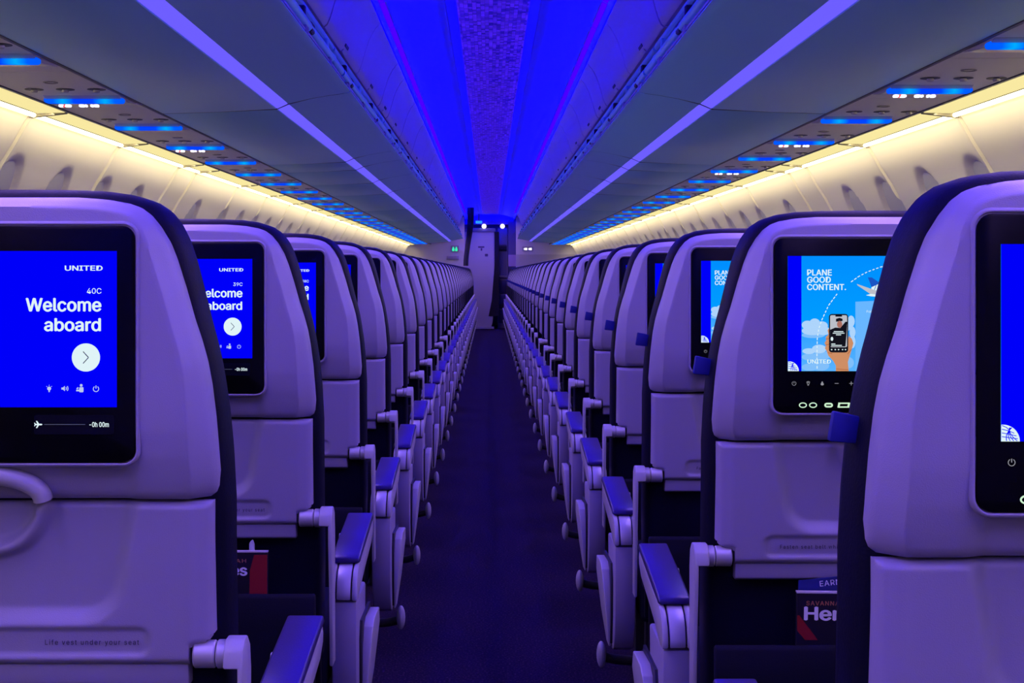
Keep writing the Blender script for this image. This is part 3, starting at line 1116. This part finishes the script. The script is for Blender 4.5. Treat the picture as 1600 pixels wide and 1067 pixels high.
    finish('hand_picture', bm, SKIN, m, smooth=False)
    bm = bmesh.new()
    for a, b in (((-0.0835, 0.9805), (-0.078, 0.9815)), ((-0.0832, 0.9885), (-0.078, 0.9895)), ((-0.080, 0.970), (-0.074, 0.9685)), ((-0.0685, 0.9475), (-0.052, 0.9465)), ((-0.0475, 0.9745), (-0.053, 0.968))):
        stroke(bm, [a, b], 0.0009, MZ - 0.0002)
    finish('hand_creases', bm, SKIND, m, smooth=False)
    bm = bmesh.new()
    flat(bm, rrect(-0.0785, -0.0521, 0.9702, 1.0232, 0.004, 4), MZ - 0.0003)
    finish('phone_picture', bm, PHB, m, smooth=False)
    bm = bmesh.new()
    flat(bm, rrect(-0.0770, -0.0537, 0.9775, 1.0215, 0.002, 3), MZ - 0.0005)
    finish('phone_photo', bm, PHG, m, smooth=False)
    bm = bmesh.new()
    y = MZ - 0.0008
    flat(bm, [(-0.0770, 0.9785), (-0.0770, 1.0015), (-0.0700, 1.0045), (-0.0630, 1.0040), (-0.0560, 1.0125), (-0.0537, 1.0125), (-0.0545, 0.995), (-0.0560, 0.9785)], y)
    flat(bm, [(-0.0690, 1.0125), (-0.0600, 1.0135), (-0.0600, 1.0165), (-0.0640, 1.0180), (-0.0690, 1.0165)], y)
    flat(bm, rrect(-0.0700, -0.0605, 1.0195, 1.0216, 0.0009, 2), y)
    finish('jacket_picture', bm, PHB, m, smooth=False)
    bm = bmesh.new()
    flat(bm, ellipse(-0.0640, 1.0090, 0.0036, 0.0048, 14), y - 0.0001)
    finish('face_picture', bm, emit('screen_face', (0.42, 0.16, 0.12), 1.0), m, smooth=False)
    bm = bmesh.new()
    y -= 0.0003
    for z, a, b in ((0.9990, -0.0720, -0.0590), (0.9968, -0.0735, -0.0575), (0.9945, -0.0690, -0.0620), (0.9820, -0.0755, -0.0700), (0.9800, -0.0755, -0.0610)):
        stroke(bm, [(a, z), (b, z)], 0.0011, y)
    for x in (-0.0750, -0.0700, -0.0655, -0.0600, -0.0560):
        flat(bm, ellipse(x, 0.9742, 0.0010, 0.0009, 8), y)
    flat(bm, ellipse(-0.0746, 0.9890, 0.0018, 0.0028, 10), y)
    finish('phone_marks', bm, WHITE, m, smooth=False)
    # aeroplane tail
    bm = bmesh.new()
    y = MZ
    flat(bm, [(-0.0275, 1.0490), (-0.0205, 1.0475), (-0.0125, 1.0470), (0.03, 1.0470), (0.05, 1.052), (0.05, 1.060), (0.0, 1.0560), (-0.0170, 1.0520)], y)
    flat(bm, [(-0.0200, 1.0560), (-0.0090, 1.0555), (0.0060, 1.0545), (0.0010, 1.0625), (-0.0060, 1.0685), (-0.0200, 1.0640)], y)
    finish('tail_picture', bm, WHITE, m, smooth=False)
    bm = bmesh.new()
    flat(bm, [(-0.0400, 1.0645), (-0.0100, 1.0540), (-0.0130, 1.0500), (-0.0220, 1.0510), (-0.0390, 1.0625)], y - 0.0002)
    finish('wing_picture', bm, PHG, m, smooth=False)
    bm = bmesh.new()
    flat(bm, [(0.0030, 1.1030), (0.0150, 1.0920), (0.0190, 1.0960), (0.0170, 1.1030)], y)
    finish('winglet_picture', bm, PHG, m, smooth=False)
    bm = bmesh.new()
    flat(bm, [(-0.0250, 1.0735), (-0.0195, 1.0735), (-0.0080, 1.0655), (-0.0200, 1.0600), (-0.0220, 1.0660)], y - 0.0003)
    for k in range(5):
        stroke(bm, [(-0.0160 + 0.004 * k, 1.0565), (-0.0130 + 0.0035 * k, 1.0645 - 0.0012 * k)], 0.0008, y - 0.0003)
    finish('fin_picture', bm, FIN, m, smooth=False)


def build_seat(t, side, level, aisle=True, text=None):
    """seat facing +y with its rear at y=0. side: -1 left bank (aisle at +x), +1 right bank. level 0 near, 1 middle distance, 2 far"""
    s = -side
    cushion_mesh_cached = MESH.get('backrest')

    def part(key, builder, name=None, parent=t):
        """build once, later seats share the mesh"""
        if key in MESH:
            src = MESH[key]
            o = src.copy()
            COL.objects.link(o)
            o.parent = parent
            return o
        o = builder(parent)
        MESH[key] = o
        return o
    part('backrest', cushion_mesh)
    part('back_shell', shell_mesh)
    tr = part('tray_table', tray_mesh)

    def latch(p):
        bm = bmesh.new()
        path = [(0.056 * math.cos(math.radians(a)), -0.004 - 0.006 * math.sin(math.radians(a)), 0.8470 + 0.026 * math.sin(math.radians(a))) for a in range(0, 181, 9)]
        tube(bm, path, 0.0100, 12)
        return finish('tray_latch', bm, SHELL2, p, angle=60)
    if level < 2:
        part('latch', latch)

    def lip(p):
        bm = bmesh.new()
        prism(bm, [(0.020, 0.6715), (0.022, 0.650), (0.028, 0.647), (0.05, 0.647), (0.05, 0.6715)], 'x', -0.200, 0.200)
        return finish('tray_lip', bm, SHELL, p, bevel=0.002)
    part('lip', lip)

    if level == 0:
        def placard(p):
            bm = bmesh.new()
            put_text(bm, 'Fasten seat belt while seated', -0.1385, 0.6935, 0.0128, 0.0052, 0.1175, bold=0.008, spacing=1.25)
            return finish('seat_belt_text', bm, INK, p, smooth=False)
        part('placard', placard, parent=tr)

        def placard_life_vest(p):
            bm = bmesh.new()
            put_text(bm, 'Life vest under your seat', 0.0525, 0.6935, 0.0128, 0.0052, 0.0975, bold=0.008, spacing=1.25)
            return finish('life_vest_text', bm, INK, p, smooth=False)
        part('placard_life_vest', placard_life_vest, parent=tr)

    if 'monitor' not in MESH:
        m = monitor(t)
        MESH['monitor'] = m
        MESH['status_strip'] = [c for c in m.children if c.name.startswith('status')][0]
        MESH['surround'] = [c for c in m.children if c.name.startswith('screen_s')][0]
    else:
        m = MESH['monitor'].copy()
        COL.objects.link(m)
        m.parent = t
        c = MESH['surround'].copy()
        COL.objects.link(c)
        c.parent = m
        if level == 0:
            c = MESH['status_strip'].copy()
            COL.objects.link(c)
            c.parent = m
    if level == 0:
        controls(m)
    if aisle and level < 2:
        if side < 0:
            welcome(m, text)
        else:
            advert(m, level == 0)
    elif aisle:
        def plain(p):
            bm = bmesh.new()
            flat(bm, [(-0.136, 0.9435), (0.136, 0.9435), (0.136, 1.1020), (-0.136, 1.1020)], -0.0209, 0.0008)
            return finish('display', bm, SCRBLUE, p, smooth=False)
        part('plain_display', plain, parent=m)

    def lower(p):
        bm = bmesh.new()
        prism(bm, [(0.050, 0.835), (0.056, 0.70), (0.068, 0.50), (0.090, 0.38), (0.11, 0.38), (0.085, 0.50), (0.072, 0.70), (0.066, 0.835)], 'x', -0.232, 0.232)
        return finish('lower_back', bm, NAVY2, p, bevel=0.003)
    part('lower', lower)

    def pocket(p):
        bm = bmesh.new()
        prism(bm, [(-0.042, 0.30), (-0.046, 0.40), (-0.044, 0.52), (-0.040, 0.566), (-0.034, 0.572), (-0.028, 0.567), (-0.030, 0.40), (-0.020, 0.32), (0.09, 0.32), (0.09, 0.30)], 'x', -0.2385, 0.2385)
        return finish('seat_pocket', bm, NAVY2, p, bevel=0.002, seg=1)
    part('pocket', pocket)

    for q in (-1, 1):
        def arm(p, q=q):
            bm = bmesh.new()
            pts = [(0.050, 0.662), (0.044, 0.688), (0.030, 0.6995), (0.014, 0.6995), (0.002, 0.690), (-0.003, 0.672), (-0.001, 0.640), (0.012, 0.56), (0.020, 0.44), (0.055, 0.44), (0.05, 0.56)]
            prism(bm, [(y, z) for y, z in pts if z > 0.655], 'x', q * 0.2395, q * 0.2590)
            prism(bm, pts, 'x', q * 0.2545, q * 0.2605)
            return finish('tray_arm', bm, SHELL2, p, bevel=0.0025)
        a = part('arm%d' % q, arm)

        def hinge(p, q=q):
            bm = bmesh.new()
            tube(bm, [(q * 0.2055, 0.024, 0.681), (q * 0.2285, 0.024, 0.681)], 0.0145, 16)
            tube(bm, [(q * 0.2295, 0.024, 0.681), (q * 0.2405, 0.024, 0.681)], 0.0150, 16)
            return finish('hinge', bm, SILVER, p, bevel=0.0015, seg=1)
        if level < 2:
            part('hinge%d' % q, hinge, parent=a)

    def pan(p):
        bm = bmesh.new()
        prism(bm, [(0.13, 0.36), (0.14, 0.44), (0.30, 0.455), (0.45, 0.47), (0.50, 0.46), (0.52, 0.42), (0.50, 0.36)], 'x', -0.236, 0.236)
        return finish('seat_cushion', bm, NAVY, p, bevel=0.015, seg=3)
    part('pan', pan)

    for ly in (0.16, 0.40):
        def leg(p, ly=ly):
            bm = bmesh.new()
            prism(bm, [(ly + 0.03, 0.0), (ly + 0.0, 0.36), (ly + 0.05, 0.36), (ly + 0.075, 0.0)], 'x', s * 0.10, s * 0.135)
            return finish('leg', bm, DARK, p, bevel=0.004, seg=1)
        part('leg%.2f%d' % (ly, s), leg)

    if not aisle:
        return
    A0, A1 = s * ARM_IN, s * ARM_OUT
    prof = [(0.448, 0.603), (0.180, 0.573), (0.158, 0.566), (0.141, 0.551), (0.133, 0.530), (0.133, 0.5195), (0.165, 0.516), (0.20, 0.528), (0.30, 0.545), (0.42, 0.562), (0.452, 0.578), (0.456, 0.592)]

    def armrest(p):
        bm = bmesh.new()
        prism(bm, prof, 'x', A0, A0 + s * 0.0095)
        prism(bm, prof, 'x', A1 - s * 0.0095, A1)
        return finish('armrest', bm, SHELL2, p, bevel=0.003)
    ar = part('armrest%d' % s, armrest)

    def core(p):
        bm = bmesh.new()
        prism(bm, [(y + 0.008 if y < 0.2 else y - 0.004, z - 0.003 if z > 0.55 else z + 0.002) for y, z in prof], 'x', A0 + s * 0.004, A1 - s * 0.004)
        return finish('armrest_core', bm, DARK, p)
    part('core%d' % s, core, parent=ar)

    def plate(p):
        bm = bmesh.new()
        pts = [(0.30, 0.578), (0.180, 0.5725), (0.160, 0.5655), (0.145, 0.5510), (0.1375, 0.530), (0.1375, 0.5195), (0.16, 0.5195), (0.19, 0.545), (0.30, 0.56)]
        prism(bm, pts, 'x', A0 + s * 0.0120, A1 - s * 0.0120)
        return finish('end_plate', bm, SILVER, p, bevel=0.002)
    part('plate%d' % s, plate, parent=ar)

    def pad(p):
        bm = bmesh.new()
        prism(bm, [(0.462, 0.598), (0.460, 0.609), (0.452, 0.6155), (0.30, 0.601), (0.190, 0.5885), (0.180, 0.584), (0.178, 0.574), (0.30, 0.586), (0.452, 0.602)], 'x', A0 - s * 0.001, A1 + s * 0.001)
        return finish('arm_pad', bm, PADM, p, bevel=0.0045, seg=3)
    part('pad%d' % s, pad, parent=ar)

    if level < 2:
        def button(p):
            bm = bmesh.new()
            tube(bm, [(s * 0.2365, 0.33, 0.590), (s * 0.2415, 0.33, 0.590)], 0.0085, 12)
            return finish('recline_button', bm, SILVER, p, bevel=0.001, seg=1)
        part('button%d' % s, button, parent=ar)

    def panel(p):
        bm = bmesh.new()
        prism(bm, [(0.142, 0.5155), (0.139, 0.44), (0.145, 0.38), (0.160, 0.33), (0.185, 0.296), (0.215, 0.284), (0.26, 0.31), (0.30, 0.40), (0.31, 0.514)], 'x', s * 0.2440, s * 0.2870)
        return finish('end_panel', bm, SHELL, p, bevel=0.004)
    part('panel%d' % s, panel)

    def shield(p):
        bm = bmesh.new()
        prism(bm, [(0.212, 0.292), (0.200, 0.36), (0.206, 0.420), (0.226, 0.452), (0.26, 0.462), (0.36, 0.455), (0.40, 0.42), (0.36, 0.34), (0.27, 0.288)], 'x', s * 0.2905, s * 0.3085)
        for v in bm.verts:
            t_ = min(1.0, max(0.0, (v.co.z - 0.285) / 0.16))
            v.co.x = s * 0.2885 + (v.co.x - s * 0.2885) * (0.25 + 0.75 * t_)
        return finish('side_shield', bm, SHELL2, p, bevel=0.006, seg=3)
    sh = part('shield%d' % s, shield)

    def mount(p):
        bm = bmesh.new()
        prism(bm, [(0.205, 0.30), (0.190, 0.36), (0.186, 0.44), (0.20, 0.470), (0.36, 0.465), (0.38, 0.42), (0.34, 0.34), (0.27, 0.295)], 'x', s * 0.2865, s * 0.2915)
        return finish('shield_gasket', bm, DARK, p)
    part('mount%d' % s, mount, parent=sh)

    def bar(p):
        bm = bmesh.new()
        tube(bm, [(-s * 0.24, 0.43, 0.20), (s * 0.22, 0.43, 0.20), (s * 0.262, 0.425, 0.205), (s * 0.290, 0.41, 0.215)], 0.011, 10)
        return finish('baggage_bar', bm, DARK, p, angle=60)
    b = part('bar%d' % s, bar)

    def knob(p):
        bm = bmesh.new()
        bmesh.ops.create_uvsphere(bm, u_segments=14, v_segments=10, radius=1.0)
        bmesh.ops.transform(bm, matrix=Matrix.Translation((s * 0.294, 0.405, 0.222)) @ Matrix.Diagonal((0.011, 0.016, 0.030, 1)), verts=bm.verts)
        return finish('end_cap', bm, SHELL2, p)
    part('knob%d' % s, knob, parent=b)
    if side > 0:
        def tab(p):
            bm = bmesh.new()
            x0, x1 = s * 0.222, s * 0.2530
            pts = [(x0, 0.932), (x1 + s * 0.001, 0.935), (x1 - s * 0.003, 0.961), (x0, 0.955)]
            prism(bm, pts, 'y', 0.056, 0.066)
            return finish('fabric_tab', bm, TABM, p, bevel=0.002)
        part('tab', tab)


MESH = {}
SEATX = 0.530
NROW = 31
PITCH = 0.762
ROWY = {-1: [1.417, 2.215, 3.02, 3.775, 4.56, 5.33, 6.08, 6.83, 7.56], 1: [1.126, 1.915, 2.69, 3.43, 4.16, 4.93, 5.685, 6.44, 7.19]}
for r_ in ROWY.values():
    while len(r_) < NROW:
        r_.append(r_[-1] + PITCH)


def seat_label(side, i):
    w = 'left' if side < 0 else 'right'
    if side < 0 and i < 3:
        return ['nearest left grey-backed aisle seat, screen reading Welcome aboard, 40C',
                'left grey-backed aisle seat with screen reading 39C, behind the nearest one',
                'third left grey-backed aisle seat, its lit screen half hidden'][i]
    if side > 0 and i < 3:
        return ['nearest grey-backed aisle seat at the right edge of the frame',
                'right grey-backed aisle seat whose screen shows a hand holding a phone',
                'third right grey-backed aisle seat, its blue tab in front of the screen'][i]
    return 'grey-backed navy aisle seat of the %s bank, %s row from the camera' % (w, ordn(i + 1))


for side, word in ((-1, 'left'), (1, 'right')):
    for i in range(NROW):
        yy = ROWY[side][i]
        level = 0 if i < 4 else (1 if i < 10 else 2)
        t = thing('aisle_seat', seat_label(side, i), 'seat', (side * SEATX, yy, 0), 'aisle seats of the %s bank' % word)
        build_seat(t, side, level, True, '%dC' % (40 - i) if side < 0 and i < 4 else None)
    for i in range(4):
        t = thing('middle_seat', 'grey-backed middle seat hidden beside the %s aisle seat of the %s bank' % (ordn(i + 1), word), 'seat',
                  (side * (SEATX + 0.524), ROWY[side][i], 0), 'middle seats of the %s bank' % word)
        build_seat(t, side, 2, False)


# ------------------------------------------------------------------ reading matter in the seat pockets
def magazine(loc, label, x0, x1, ztop, tilt, place, title_x, cap, red, title_w):
    t = thing('magazine', label, 'magazine', loc, None)
    bm = bmesh.new()
    box(bm, x0, x1, -0.003, 0.004, ztop - 0.24, ztop)
    finish('cover', bm, mat('magazine_cover', (0.012, 0.010, 0.02), 0.35), t, bevel=0.001, seg=1)
    bm = bmesh.new()
    box(bm, x0, x1, -0.0034, 0.0045, ztop, ztop + 0.0022)
    finish('page_edge', bm, mat('paper', (0.6, 0.55, 0.6), 0.7), t)
    bm = bmesh.new()
    put_text(bm, 'Hemispheres', title_x, ztop - 0.037, -0.0036, cap, title_w, bold=0.03)
    finish('title', bm, mat('print_white', (0.8, 0.78, 0.85), 0.5), t, smooth=False)
    bm = bmesh.new()
    put_text(bm, place, title_x + (0.002 if place != 'UTAH' else 0.117), ztop - 0.0165, -0.0036, 0.0058, 0.052 if place != 'UTAH' else 0.034, bold=0.01, spacing=1.15)
    finish('cover_line', bm, mat('print_orange', (0.55, 0.20, 0.08), 0.5), t, smooth=False)
    bm = bmesh.new()
    if red == 'band':
        flat(bm, [(x0 + 0.001, ztop - 0.031), (x0 + 0.004, ztop - 0.031), (x0 + 0.030, ztop - 0.065), (x0 + 0.012, ztop - 0.065), (x0 + 0.001, ztop - 0.052)], -0.0038)
    else:
        flat(bm, [(x1 - 0.030, ztop - 0.08), (x1 - 0.029, ztop - 0.03), (x1 - 0.022, ztop - 0.004), (x1 - 0.001, ztop - 0.004), (x1 - 0.001, ztop - 0.08)], -0.0034)
    finish('cover_picture', bm, mat('print_red', (0.26, 0.008, 0.012), 0.5), t, smooth=False)
    t.rotation_euler = (0, tilt, 0)
    return t


yL2, yR2 = ROWY[-1][1], ROWY[1][1]
magazine((-SEATX, yL2 + 0.012, 0), 'magazine with white title and red cover corner in the left pocket', -0.045, 0.156, 0.628, 0.0, 'UTAH', -0.030, 0.0165, 'corner', 0.152)
magazine((SEATX, yR2 + 0.006, 0), 'black magazine with white title and red streak in the right pocket', -0.125, 0.075, 0.632, 0.012, 'SAVANNAH', -0.1135, 0.0180, 'band', 0.185)
t = thing('leaflet', 'navy leaflet with white capitals behind the right magazine', 'leaflet', (SEATX, yR2 + 0.016, 0))
bm = bmesh.new()
prism(bm, [(-0.118, 0.42), (0.08, 0.42), (0.08, 0.668), (-0.112, 0.648)], 'y', 0.0, 0.002)
finish('sheet', bm, mat('leaflet_navy', (0.012, 0.018, 0.16), 0.5), t)
bm = bmesh.new()
put_text(bm, 'EARN E', -0.082, 0.640, -0.0008, 0.0075, 0.040, bold=0.006, spacing=1.1, tilt=-0.10)
finish('heading', bm, mat('print_white', (0.8, 0.78, 0.85), 0.5), t, smooth=False)
t = thing('plastic_bag', 'crumpled clear bag tops poking up behind the left magazine', 'bag', (-SEATX, yL2 + 0.022, 0))
bm = bmesh.new()
for x, z, w in ((0.085, 0.650, 0.012), (0.072, 0.645, 0.010), (0.128, 0.647, 0.005), (0.10, 0.640, 0.004)):
    prism(bm, [(x - w, 0.56), (x + w, 0.56), (x + w * 0.9, z - 0.008), (x + w * 0.3, z), (x - w * 0.3, z - 0.003), (x - w * 0.8, z - 0.006)], 'y', -0.003, 0.003)
finish('bag_top', bm, mat('crumpled_film', (0.5, 0.5, 0.6), 0.3), t, bevel=0.002)

# ------------------------------------------------------------------ the front of the cabin
for side, nm in ((-1, 'left'), (1, 'right')):
    bm = bmesh.new()
    box(bm, side * 0.475, side * 1.86, Y1, Y1 + 0.06, 0.0, 2.19)
    struct(finish('wall_front_' + nm, bm, FARM))
bm = bmesh.new()
box(bm, -1.9, 1.9, YF, YF + 0.08, 0.0, 2.2)
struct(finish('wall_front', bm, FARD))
bm = bmesh.new()
box(bm, 0.476, 1.85, Y1 - 0.02, Y1 - 0.001, 0.0, 1.415)
o = finish('trim_4', bm, mat('dim_panel', (0.40, 0.37, 0.42), 0.5))
struct(o)

t = thing('exit_sign', 'small green lit sign high on the left front bulkhead', 'sign', (-0.650, Y1 - 0.012, 1.52))
bm = bmesh.new()
prism(bm, rrect(-0.075, 0.075, -0.058, 0.058, 0.01), 'y', 0.0, 0.011)
finish('sign_case', bm, mat('sign_case', (0.3, 0.3, 0.34), 0.4), t)
bm = bmesh.new()
for x in (-0.028, 0.028):
    flat(bm, ellipse(x, 0.022, 0.014, 0.014, 10), -0.002)
    flat(bm, rrect(x - 0.022, x + 0.022, -0.045, 0.008, 0.008, 3), -0.002)
finish('sign_symbols', bm, EXITG, t, smooth=False)
t = thing('lavatory_sign', 'small white lit sign high on the right front bulkhead', 'sign', (0.690, Y1 - 0.012, 1.515))
bm = bmesh.new()
prism(bm, rrect(-0.10, 0.10, -0.045, 0.045, 0.01), 'y', 0.0, 0.011)
finish('sign_case', bm, mat('sign_case', (0.3, 0.3, 0.34), 0.4), t)
bm = bmesh.new()
for x in (-0.042, 0.042):
    flat(bm, ellipse(x - 0.010, 0, 0.020, 0.018, 12), -0.002)
    flat(bm, rrect(x, x + 0.032, -0.020, 0.020, 0.006, 3), -0.002)
finish('sign_symbols', bm, ICONW, t, smooth=False)
bm = bmesh.new()
box(bm, -0.80, -0.575, Y1 - 0.012, Y1 - 0.002, 1.32, 1.39)
tag(finish('placard', bm, mat('placard_grey', (0.30, 0.25, 0.36), 0.5), bevel=0.003), 'dull grey placard below the green sign on left bulkhead', 'placard')

# tied curtain hanging from the ceiling by the left bins
bm = bmesh.new()
rows = []
for k in range(13):
    f = k / 12
    z = 2.12 - f * 0.93
    cx = -0.318 - 0.075 * sstep(0.2, 1.0, f)
    row = []
    for q in range(20):
        a = 2 * math.pi * q / 20
        r = (0.052 - 0.014 * sstep(0, 0.7, f)) * (1 + 0.12 * math.cos(5 * a + 0.4))
        row.append(bm.verts.new((cx + r * math.cos(a), 22.0 + r * math.sin(a), z)))
    rows.append(row)
for a, b in zip(rows, rows[1:]):
    for q in range(20):
        bm.faces.new((a[q], a[(q + 1) % 20], b[(q + 1) % 20], b[q]))
bm.faces.new(rows[0])
bm.faces.new(rows[-1][::-1])
tag(finish('curtain', bm, CURT, angle=80), 'black gathered curtain hanging at the far end of the left bins', 'curtain')

# lavatory block facing the aisle
YV = 26.3
t = thing('lavatory_cabin', 'pale lavatory block facing the far end of the aisle', 'lavatory', (-0.16, YV, 0))
bm = bmesh.new()
prism(bm, [(-0.62, 0.0), (0.17, 0.0), (0.21, 0.15), (0.235, 0.6), (0.24, 1.2), (0.24, 1.86), (-0.62, 1.86)], 'y', 0.0, 1.2)
finish('front_wall', bm, FARM, t, bevel=0.004)
bm = bmesh.new()
box(bm, -0.62, 0.26, -0.02, 1.2, 1.862, 1.93)
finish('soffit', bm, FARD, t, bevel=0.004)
bm = bmesh.new()
box(bm, -0.21, 0.235, -0.03, -0.002, 0.01, 0.05)
finish('threshold', bm, SHELL2, t)
bm = bmesh.new()
flat(bm, rrect(-0.07, 0.05, 1.555, 1.585, 0.006), -0.004, 0.003)
flat(bm, rrect(-0.02, 0.01, 1.50, 1.55, 0.006), -0.004, 0.003)
flat(bm, rrect(0.06, 0.12, 1.39, 1.44, 0.01), -0.006, 0.005)
finish('latch_plate', bm, mat('plate_dark', (0.10, 0.07, 0.16), 0.4), t)
bm = bmesh.new()
prism(bm, [(0.13, 0.25), (0.19, 0.55), (0.25, 1.3), (0.25, 1.86), (0.33, 1.86), (0.33, 0.25)], 'y', -0.01, 0.25)
o = finish('dark_edge_strip', bm, CURT, t)  # dark curved strip at the wall's right edge, in the curtain's black

bm = bmesh.new()
box(bm, -0.62, 0.62, YV - 0.05, YV + 0.02, 2.00, 2.215)
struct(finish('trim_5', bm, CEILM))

# galley beside it
t = thing('galley_unit', 'narrow galley of stacked carts beside the pale lavatory block', 'galley', (0.235, YV + 0.5, 0))
bm = bmesh.new()
box(bm, -0.085, 0.095, 0.02, 0.8, 0.0, 1.96)
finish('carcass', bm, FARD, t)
bm = bmesh.new()
box(bm, -0.085, 0.095, 0.0, 0.018, 1.62, 1.94)
finish('locker', bm, FARM, t, bevel=0.004)
bm = bmesh.new()
box(bm, -0.085, 0.095, -0.002, 0.018, 1.50, 1.60)
finish('oven', bm, DARK, t, bevel=0.004)
bm = bmesh.new()
box(bm, -0.085, 0.095, -0.02, 0.018, 0.985, 1.025)
finish('counter', bm, SHELL2, t, bevel=0.004)
for k in range(3):
    bm = bmesh.new()
    box(bm, -0.06, 0.088, 0.0, 0.018, 0.10 + 0.29 * k, 0.36 + 0.29 * k)
    c = finish('cart_door', bm, mat('cart_blue', (0.05, 0.045, 0.10), 0.4), t, bevel=0.004)
bm = bmesh.new()
box(bm, 0.092, 0.105, -0.03, 0.02, 0.0, 1.94)
finish('side_frame', bm, SHELL2, t)

t = thing('partition', 'dark blue partition with lilac band right of the galley', 'partition', (0.42, YV - 0.2, 0))
bm = bmesh.new()
box(bm, -0.075, 0.20, 0.0, 0.05, 0.0, 1.20)
finish('lower_panel', bm, NAVYP, t)
bm = bmesh.new()
box(bm, -0.075, 0.20, 0.0, 0.05, 1.20, 1.42)
finish('band', bm, mat('lilac_band', (0.40, 0.30, 0.50), 0.5), t)
bm = bmesh.new()
box(bm, -0.075, 0.20, 0.0, 0.05, 1.42, 2.10)
finish('upper_panel', bm, mat('blue_panel', (0.10, 0.09, 0.22), 0.5), t)

arealight('entry_lamp', 0.0, YV - 1.6, YV - 0.5, 2.16, 0.35, (0, 0.3, -0.95), (0.58, 0.34, 0.75), 16.0, 150)
for x, lab in ((-0.115, 'left one of two round white lamps over the lavatory block'), (0.235, 'right one of two round white lamps beside the lavatory block')):
    bm = bmesh.new()
    bmesh.ops.create_uvsphere(bm, u_segments=14, v_segments=8, radius=0.045)
    o = finish('ceiling_lamp', bm, SPOT)
    o.location = (x, YV - 0.06, 1.965)
    tag(o, lab, 'lamp', 'round lamps at the front end')
t = thing('ceiling_sign', 'tiny cyan lit sign hanging under the far blue ceiling', 'sign', (-0.21, Y1 + 0.3, 2.02))
bm = bmesh.new()
box(bm, -0.06, 0.06, 0.0, 0.02, -0.025, 0.025)
finish('sign_face', bm, CYAN, t)
bm = bmesh.new()
box(bm, -0.01, 0.01, 0.005, 0.015, 0.025, 0.15)
finish('hanger', bm, DARK, t)
